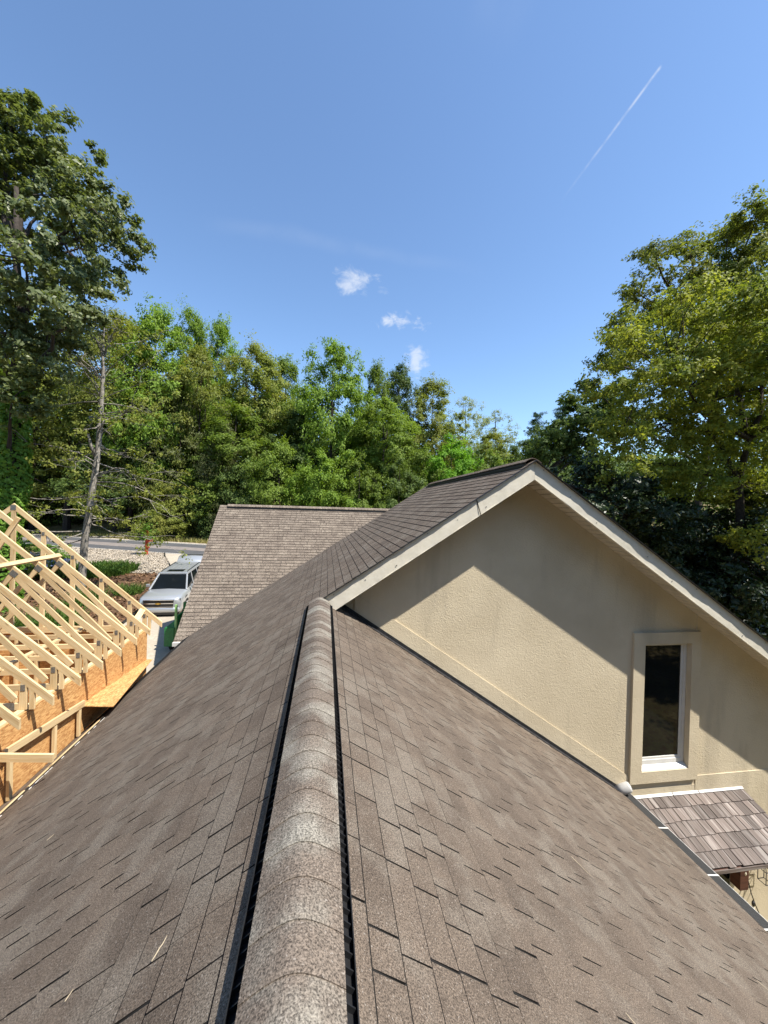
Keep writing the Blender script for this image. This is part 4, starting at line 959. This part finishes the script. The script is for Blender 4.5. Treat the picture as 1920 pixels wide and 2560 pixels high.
VAR['c'] = make_variant(103, 20, 6.2, .12, 170, 38000, .30, 1.15, .28, dome)
VAR['sparse'] = make_variant(104, 20, 5.4, .2, 130, 13000, .26, 1.1, .22, tall)
VAR['low'] = make_variant(105, 8, 3.8, .03, 110, 24000, .21, .85, .12, dome, limbs=7)
VAR['pine'] = make_variant(106, 20, 3.6, .3, 90, 15000, .42, .8, .24, lambda t: .35+.65*math.sin(math.pi*min(1, t+.15)), ratio=.16, flat=.35)
VAR['wisp'] = make_variant(107, 15, 5.2, .05, 150, 13000, .30, 1.0, .18, cone, ratio=.22, flat=.25)
for v in VAR.values(): v[0].materials.append(MATS['dark_bark']); v[1].materials.append(MATS['leaf_mid'])
def plant(var, mat, px, top, y, wpx, label, name='tree', group=None, bark='dark_bark', cat='tree', far=13.):
    p = aty(px, top, y)
    while far and (p-RP)@RN < far: y += 1; p = aty(px, top, y)      # keep the wood beyond the road and its bank
    gz_ = float(ground(p[0], p[1])); Hn = {'low': 8, 'wisp': 15}.get(var, 20.); Rn = {'a': 5.6, 'b': 5.2, 'c': 6.2, 'sparse': 5.4, 'low': 3.8, 'pine': 3.6, 'wisp': 5.2}[var]
    h = p[2]-gz_; r = wpx/FPX*np.linalg.norm((p-CAM)[:2])
    t_ = thing(name, label, cat, (p[0], p[1], gz_-.1), rnd.random()*6.28, group); LOCAL.add(t_.name); t_.scale = (r/Rn*.9, r/Rn*.9, h/Hn)
    a = obj('trunk', VAR[var][0], None, t_); b = obj('crown', VAR[var][1], None, t_); relink(a, bark); relink(b, mat); return t_
WG = 'woodland trees beyond the road'
woods = [('sparse', 'leaf_olive', 180, 745, 44, 150, 'thin olive leaved tree behind the bare trunked tree'),
 ('b', 'leaf_olive', 300, 775, 54, 95, 'olive green tree between the thin olive tree and the tallest bright one'),
 ('a', 'leaf_bright', 395, 752, 50, 95, 'tall bright green tree highest of the woodland beyond the road'),
 ('b', 'leaf_bright', 478, 765, 60, 62, 'slim bright green crown right beside the tallest woodland tree'),
 ('a', 'leaf_bright', 556, 788, 62, 64, 'rounded bright green crown standing apart above the olive oaks'),
 ('c', 'leaf_olive', 505, 850, 52, 95, 'broad olive tree in front of the rounded bright green crown'),
 ('b', 'leaf_olive', 640, 855, 55, 95, 'tall olive brown tree straight above the garage roof corner'),
 ('a', 'leaf_mid', 715, 885, 60, 75, 'mid green tree just left of the broad bright maple'),
 ('c', 'leaf_bright', 835, 838, 50, 112, 'broad bright green maple rising above the garage ridge'),
 ('a', 'leaf_mid', 945, 900, 58, 62, 'mid green tree against the lowest small cloud'),
 ('b', 'leaf_deep', 1000, 905, 60, 62, 'deep green narrow crown right of the lowest small cloud'),
 ('a', 'leaf_olive', 1085, 940, 58, 88, 'olive yellow tree behind the lime green maple'),
 ('c', 'leaf_mid', 960, 985, 50, 110, 'wide mid green tree filling the space left of the lime maple'),
 ('sparse', 'leaf_pale', 1165, 985, 66, 70, 'pale sparse new leafed tree against the sky'),
 ('sparse', 'leaf_pale', 1240, 1020, 72, 60, 'pale yellow green tree beside the pines'),
 ('a', 'leaf_olive', 1235, 1075, 56, 70, 'low olive tree between the lime maple and the pines'),
 ('pine', 'leaf_pine', 1345, 1025, 62, 42, 'dark pine next to the pale yellow green tree'),
 ('pine', 'leaf_pine', 1408, 1012, 66, 46, 'slender dark pine next to the deep green evergreen'),
 ('c', 'leaf_deep', 1310, 1095, 48, 80, 'deep green tree showing just over the gable peak'),
 ('c', 'leaf_olive', 90, 900, 46, 130, 'olive tree between the big oak and the bare trunked tree'),
 ('b', 'leaf_mid', -60, 850, 50, 140, 'mid green tree hidden behind the big oak'),
 ('c', 'leaf_deep', 330, 960, 52, 120, 'deep green tree in shade behind the bare trunked tree'),
 ('c', 'leaf_mid', 590, 1000, 50, 120, 'mid green tree right behind the feathery hemlocks'),
 ('a', 'leaf_deep', 740, 1020, 52, 90, 'deep green shaded tree behind the garage ridge'),
 ('sparse', 'leaf_mid', 680, 960, 56, 90, 'thinly leaved tree with a sky gap left of the broad maple'),
 ('c', 'leaf_deep', 870, 1060, 56, 100, 'deep green tree under the crown of the broad bright maple')]
for var, mat, px, top, y, w, lab in woods:
    plant(var, mat, px, top, y, w, lab, 'pine_tree' if var == 'pine' else 'tree', WG)
plant('low', 'leaf_lime', 1130, 1080, 46, 92, 'vivid lime green maple just above the upper roof slope', 'tree', WG)
for px, top, y, w, mat in [(700, 1090, 44, 95, 'leaf_mid'), (800, 1120, 43, 90, 'leaf_bright'), (900, 1130, 43, 90, 'leaf_mid'), (1000, 1140, 43, 80, 'leaf_deep'), (610, 1130, 45, 80, 'leaf_deep'), (560, 1170, 46, 70, 'leaf_deep'), (30, 1060, 40, 110, 'leaf_mid'), (130, 1090, 64, 100, 'leaf_deep'), (240, 1080, 66, 100, 'leaf_mid'), (1060, 1110, 45, 70, 'leaf_mid'), (1230, 1120, 40, 70, 'leaf_mid'), (430, 1130, 62, 80, 'leaf_deep'), (330, 1150, 64, 90, 'leaf_mid'), (1330, 1130, 36, 70, 'leaf_deep'), (20, 1160, 62, 80, 'leaf_deep')]:
    plant('low', mat, px, top, y, w, {'leaf_mid': 'mid green understorey shrub at the foot of the woodland', 'leaf_bright': 'bright green understorey shrub at the foot of the woodland', 'leaf_deep': 'deep green understorey shrub at the foot of the woodland'}[mat], 'shrub', 'understorey shrubs below the woodland', cat='shrub')
for px, top, y, w, mat in [(455, 930, 47, 120, 'leaf_wisp'), (560, 1010, 46, 80, 'leaf_wisp')]:
    plant('wisp', mat, px, top, y, w, 'feathery grey green hemlock with drooping sprays beyond the road' if px < 500 else 'smaller feathery hemlock between the garage roof and the road', 'hemlock_tree', WG)
plant('low', 'leaf_ivy', 62, 1345, 31, 75, 'bright leafy bush behind the king post of the gable truss', 'bush', cat='bush', far=0); plant('low', 'leaf_mid', 5, 1380, 27, 70, 'mid green bush by the foot of the big oak', 'bush', cat='bush', far=0)
plant('low', 'leaf_olive', 420, 1215, 41, 62, 'yellow green drooping bush overhanging the road behind the red post', 'bush', cat='bush', far=9.5)
for px, lab in ((1700, 'dark shrub behind the magnolia next to its trunk'), (1800, 'dark shrub behind the magnolia below the golden maple'), (1890, 'dark shrub behind the magnolia under the roof edge end')):
    plant('low', 'leaf_dark', px, 1290, 23, 120, lab, 'shrub', cat='shrub', far=0)
# out-of-frame trees added behind the house, for reflections and to cut skylight
for k, (x, y, s_) in enumerate([(9, -19, 1.), (17, -16, 1.05), (24, -12, 1.), (1, -20, 1.1), (-7, -19, 1.), (-15, -16, 1.05), (-22, -9, 1.), (13, -26, 1.3), (4, -28, 1.3), (-5, -28, 1.3), (22, -22, 1.2), (29, -4, 1.)]):
    t_ = thing('tree', 'unseen mid green tree added behind the house for shade and reflections', 'tree', (x, y, float(ground(x, y))-.1), k, 'unseen trees added behind the house'); LOCAL.add(t_.name); t_.scale = (s_, s_, s_)
    relink(obj('trunk', VAR['c'][0], None, t_), 'dark_bark'); relink(obj('crown', VAR['c'][1], None, t_), 'leaf_mid')
# dark mass of wood far behind
NP = np.random.default_rng(55)
n = 80000; x = NP.uniform(-110, 75, n); y = 68+NP.uniform(0, 14, n)-.25*x*(x < 0)
hx = np.interp(x, [-110, -45, -5, 10, 20, 75], [27, 25, 18, 12, 8, 8])*(1+.08*np.sin(x*.45)+.07*np.sin(x*1.1+1)+.05*np.sin(x*2.3))
z = ground(x, y)+NP.uniform(0, 1, n)**.85*hx
obj('woodland', np_quads('woodland', leaf_quads(np.stack([x, y, z], 1), np.tile((0, -1., 0), (n, 1)), .7, .7)), 'leaf_deep', label='dense dark wood behind the row of trees', cat='wood', kind='stuff')
n = 16000; x = NP.uniform(17, 60, n); y = 38+NP.uniform(0, 10, n)-.2*(x-17)*.6; z = ground(x, y)+NP.uniform(0, 1, n)*(9+2.5*np.sin(x*.5))
obj('woodland', np_quads('woodland', leaf_quads(np.stack([x, y, z], 1), np.tile((0, -1., 0), (n, 1)), .45, .6)), 'leaf_deep', label='dark wood behind the magnolia beyond the house', cat='wood', kind='stuff')

def blob_tree(name, label, blobs, base, nleaf, L, mat, bark, trunk_r, top, seed, crad=.55, ratio=.55, per=26, limbs=14, outw=.8, jitter=1.5):
    """tree whose crown fills a set of foliage masses: (px, py, radius m, depth y)"""
    global NP
    NP = np.random.default_rng(seed); cent = []; rad = []; bc = []
    for px, py, r, y in blobs:
        c = np.array(px, float) if py is None else aty(px, py, y); bc.append(c); k = max(4, int(per*r*r/3))
        d_ = NP.normal(0, 1, (k, 3)); d_ /= np.linalg.norm(d_, axis=1)[:, None]; q = c+d_*(r*NP.uniform(.25, 1.0, k)**.6)[:, None]*np.array((1, 1.1, .8)); cent.append(q); rad += list(crad*NP.uniform(.6, 1.3, k))
    cent = np.concatenate(cent); rad = np.array(rad); bc = np.array(bc)
    t_ = thing(name, label, 'tree', base)
    lv = clusters_to_leaves(cent, rad, nleaf, L, cent.mean(0), 5, ratio, .6, outw=outw); obj('crown', np_quads('crown', lv), mat, t_)
    mb = MB(); b = np.array(base, float); tp = np.array(top, float); o = NP.normal(0, .25, (7, 3)); o[0] = 0; tr = [b*(1-k/6)+tp*(k/6)+o[k] for k in range(7)]
    mb.tube(tr, [trunk_r*(1.3 if k == 0 else 1-.13*k) for k in range(7)], 10); lp = []
    for i in NP.choice(len(bc), min(limbs, len(bc)), replace=False):
        c = bc[i]; k = int(np.clip(round((c[2]-b[2]-2.2)/(tp[2]-b[2])*6), 1, 5)); lp += limb(mb, tr[k], c, trunk_r*.36, .03, .18, 6, 6)
    lp = np.array(lp)
    for c in cent[NP.choice(len(cent), min(150, len(cent)), replace=False)]:
        d_ = np.linalg.norm(lp-c, axis=1); limb(mb, lp[np.argmin(d_)], c, .035, .008, .2, 3, 4)
    mb.build('trunk', bark, t_, smooth=True); return t_, tr
OY = 22.
oak = [(-20, 330, 2.5), (60, 290, 1.7), (40, 400, 3), (150, 370, 2.0), (190, 450, 2.1), (110, 520, 2.8), (230, 520, 2.0), (285, 560, 1.6), (335, 605, 1.0), (200, 620, 2.3), (290, 660, 1.2), (60, 650, 3), (150, 720, 2.2), (225, 700, 1.4), (30, 800, 2.6), (120, 830, 1.8), (175, 790, 1.5), (20, 920, 2), (90, 920, 1.3), (-60, 500, 3.5), (-60, 800, 3.5), (30, 1000, 1.5), (20, 240, 1.1)]
rj = random.Random(5)
ob = aty(14, 1250, OY); obz = float(ground(ob[0], OY))
otree, otr = blob_tree('oak_tree', 'huge broad crowned oak with ivy clad trunk left of the timber addition', [(a, b, r, OY+rj.uniform(-2.5, 2.5)) for a, b, r in oak], (ob[0], OY, obz-.1), 66000, .22, 'leaf_oak', 'dark_bark', .42, tuple(aty(40, 470, OY)), 201, .5, per=13)
NP = np.random.default_rng(77)
n = 7000; k = NP.uniform(0, 3.2, n); i0 = k.astype(int); f_ = (k-i0)[:, None]; tr_a = np.array(otr); c = tr_a[i0]*(1-f_)+tr_a[np.minimum(i0+1, 6)]*f_; th = NP.uniform(0, 6.283, n); rr2 = .62*(1-.1*k)+NP.uniform(0, .22, n)
out = np.stack([np.cos(th), np.sin(th), np.zeros(n)], 1); c = c+out*rr2[:, None]
obj('ivy_vine', np_quads('ivy_vine', leaf_quads(c, out, .2, .8, .2, 1.2)), 'leaf_ivy', otree)
gold = [(1560, 870, 1.2), (1640, 830, 1.4), (1740, 790, 1.6), (1840, 770, 1.7), (1930, 790, 2), (1600, 960, 1.4), (1700, 930, 1.7), (1820, 930, 1.9), (1930, 980, 2), (1560, 1060, 1.1), (1650, 1060, 1.4), (1760, 1080, 1.6), (1860, 1100, 1.7), (1560, 1160, .9), (1640, 1190, 1.1), (1740, 1200, 1.3), (1850, 1220, 1.4), (1930, 1200, 1.5), (1505, 960, .75), (1530, 1110, .7), (1890, 1350, 1.0)]
gb = (18.8, 14.5, -7.3)
blob_tree('maple_tree', 'golden green maple with fresh yellowish leaves right of the gable', [(a, b, r, 14+rj.uniform(-1.3, 1.3)) for a, b, r in gold]+[(a+20, b+10, r*1.3, 17+rj.uniform(-1, 1)) for a, b, r in gold if a > 1600]+[((x_, y_, z_), None, r_, 0) for x_, y_, z_, r_ in [(16.5, 11.5, 8.5, 1.8), (18.5, 11, 9.5, 2.2), (20.5, 10.5, 10, 2.2), (17.8, 10, 7, 1.8), (20, 12, 12, 2), (15.4, 12.4, 7, 1.2), (22.5, 10, 8, 2.2), (19, 9, 8.5, 1.8)]], gb, 165000, .14, 'leaf_gold', 'dark_bark', .30, (18.2, 14.8, 8.0), 202, .46, limbs=9, per=30)  # world-space crown masses lie out of frame, added to shade the magnolia
rear = [(1895, 535, 1.5), (1820, 590, 1.6), (1720, 615, 1.3), (1640, 650, 1.3), (1590, 730, 1.1), (1700, 720, 1.9), (1800, 700, 2.1), (1900, 680, 2.4), (1540, 810, 1.0), (1510, 900, 1.0), (1565, 880, 1.4), (1475, 960, .9), (1900, 850, 2.5), (1640, 800, 1.6), (1930, 600, 2.)]
blob_tree('ash_tree', 'tall green tree rising behind the golden maple', [(a, b, r, 22+rj.uniform(-1.5, 1.5)) for a, b, r in rear], (25.5, 22.5, -7.), 42000, .2, 'leaf_olive', 'dark_bark', .36, (25.2, 22.3, 17.5), 203, .55)
deep = [(1380, 1090, 1.4), (1450, 1045, 1.6), (1500, 1010, 1.5), (1440, 1120, 2), (1350, 1130, 1.2), (1535, 1060, 2), (1545, 965, 1.3), (1415, 1010, .9)]
blob_tree('evergreen_tree', 'deep green tree between the pines and the golden maple', [(a, b, r, 30+rj.uniform(-1.5, 1.5)) for a, b, r in deep], (17.5, 30, -5.3), 26000, .26, 'leaf_deep', 'dark_bark', .3, (17.5, 30, 6.5), 204, .6)
mag = [(1340, 1195, .8), (1400, 1210, 1.1), (1450, 1280, 1.4), (1550, 1260, 1.7), (1650, 1300, 1.9), (1760, 1350, 2), (1860, 1400, 2), (1600, 1400, 1.8), (1720, 1470, 1.8), (1850, 1520, 1.8), (1910, 1300, 1.8), (1500, 1180, .9), (1800, 1600, 1.6), (1910, 1640, 1.7), (1700, 1590, 1.5), (1915, 1470, 1.7), (1860, 1600, 1.5), (1800, 1480, 1.6)]
blob_tree('magnolia_tree', 'dark glossy leaved magnolia close behind the gable roof', [(a, b, r, 14.6+rj.uniform(-.6, 1.6)) for a, b, r in mag], (13.2, 15.5, -7.3), 68000, .21, 'leaf_dark', 'dark_bark', .25, (13.2, 15.3, 3.2), 205, .55, ratio=.42)
# bare trunked tree by the mulch bed
NP = np.random.default_rng(91)
BY = 25.; tp = [aty(u, v, BY) for u, v in [(203, 1470), (212, 1352), (222, 1288), (235, 1200), (245, 1131), (252, 1040), (258, 939), (257, 898), (260, 820), (262, 770)]]
g0_ = float(ground(tp[0][0], BY)); tp = [np.array((tp[0][0]-.03, BY, g0_-.1))]+tp
bt = thing('bare_tree', 'slender pale barked tree with bare dead lower branches by the mulch bed', 'tree', (tp[0][0], BY, g0_))
mb = MB(); mb.tube(tp, [.26, .21, .19, .18, .17, .15, .13, .10, .075, .04, .02], 9); mb.tube([aty(238, 1141, BY), aty(228, 1115, BY-.2), aty(220, 1085, BY-.3)], [.11, .09, .06], 7); mb.build('trunk', 'pale_bark', bt, smooth=True)
br = MB(); tips = []
for k in range(64):
    v = NP.uniform(800, 1360); i = np.searchsorted([-q[2] for q in tp], -aty(250, v, BY)[2]) if False else 0
    zz_ = aty(250, v, BY)[2]; zs = np.array([q[2] for q in tp]); p = np.array([np.interp(zz_, zs, [q[j] for q in tp]) for j in range(3)])
    a = NP.uniform(0, 6.283); L = NP.uniform(1.6, 4.6)*(.55 if v < 900 else 1); rise = NP.uniform(.1, .7) if v < 1000 else NP.uniform(-.35, .25)
    q = p+np.array((math.cos(a), math.sin(a)*.8, rise))*L; pts = limb(br, p, q, .045 if v > 1000 else .035, .008, .3, 6, 4, .12)
    for m in range(4):
        s = pts[NP.integers(2, 7)]; e = s+np.array((math.cos(a)+NP.normal(0, .7), math.sin(a)+NP.normal(0, .7), rise+NP.normal(0, .4)))*L*.32; limb(br, s, e, .015, .004, .3, 3, 3); tips.append(e)
    tips.append(q)
for k in range(12):
    p = np.array([np.interp(NP.uniform(.55, .9)*(tp[-1][2]-tp[0][2])+tp[0][2], zs, [q[j] for q in tp]) for j in range(3)]); a = NP.uniform(0, 6.283); L = NP.uniform(2., 4.); q = p+np.array((math.cos(a)*.55, math.sin(a)*.5, .85))*L
    pts = limb(br, p, q, .04, .008, .2, 6, 4); tips.append(q)
    for m in range(5): s = pts[NP.integers(2, 7)]; e = s+NP.normal(0, .8, 3)+np.array((0, 0, .5)); limb(br, s, e, .014, .004, .3, 3, 3); tips.append(e)
br.build('branches', 'pale_bark', bt)
tips = np.array(tips); tips = tips[NP.uniform(0, 1, len(tips)) < .75]
obj('crown', np_quads('crown', clusters_to_leaves(tips, np.full(len(tips), .42), 9500, .16, np.array(tp[6]), 3)), 'leaf_olive', bt)
# vine on the red post
NP = np.random.default_rng(92); n = 260; c = np.stack([NP.normal(-14., .26, n), NP.normal(33., .2, n), gz0+1.35+np.abs(NP.normal(0, .6, n))], 1)
obj('vine', np_quads('vine', leaf_quads(c, NP.normal(0, .5, (n, 3)), .17, .7)), 'leaf_ivy', rp)
print('triangles', sum(len(m.loops)-2*len(m.polygons) for m in bpy.data.meshes))
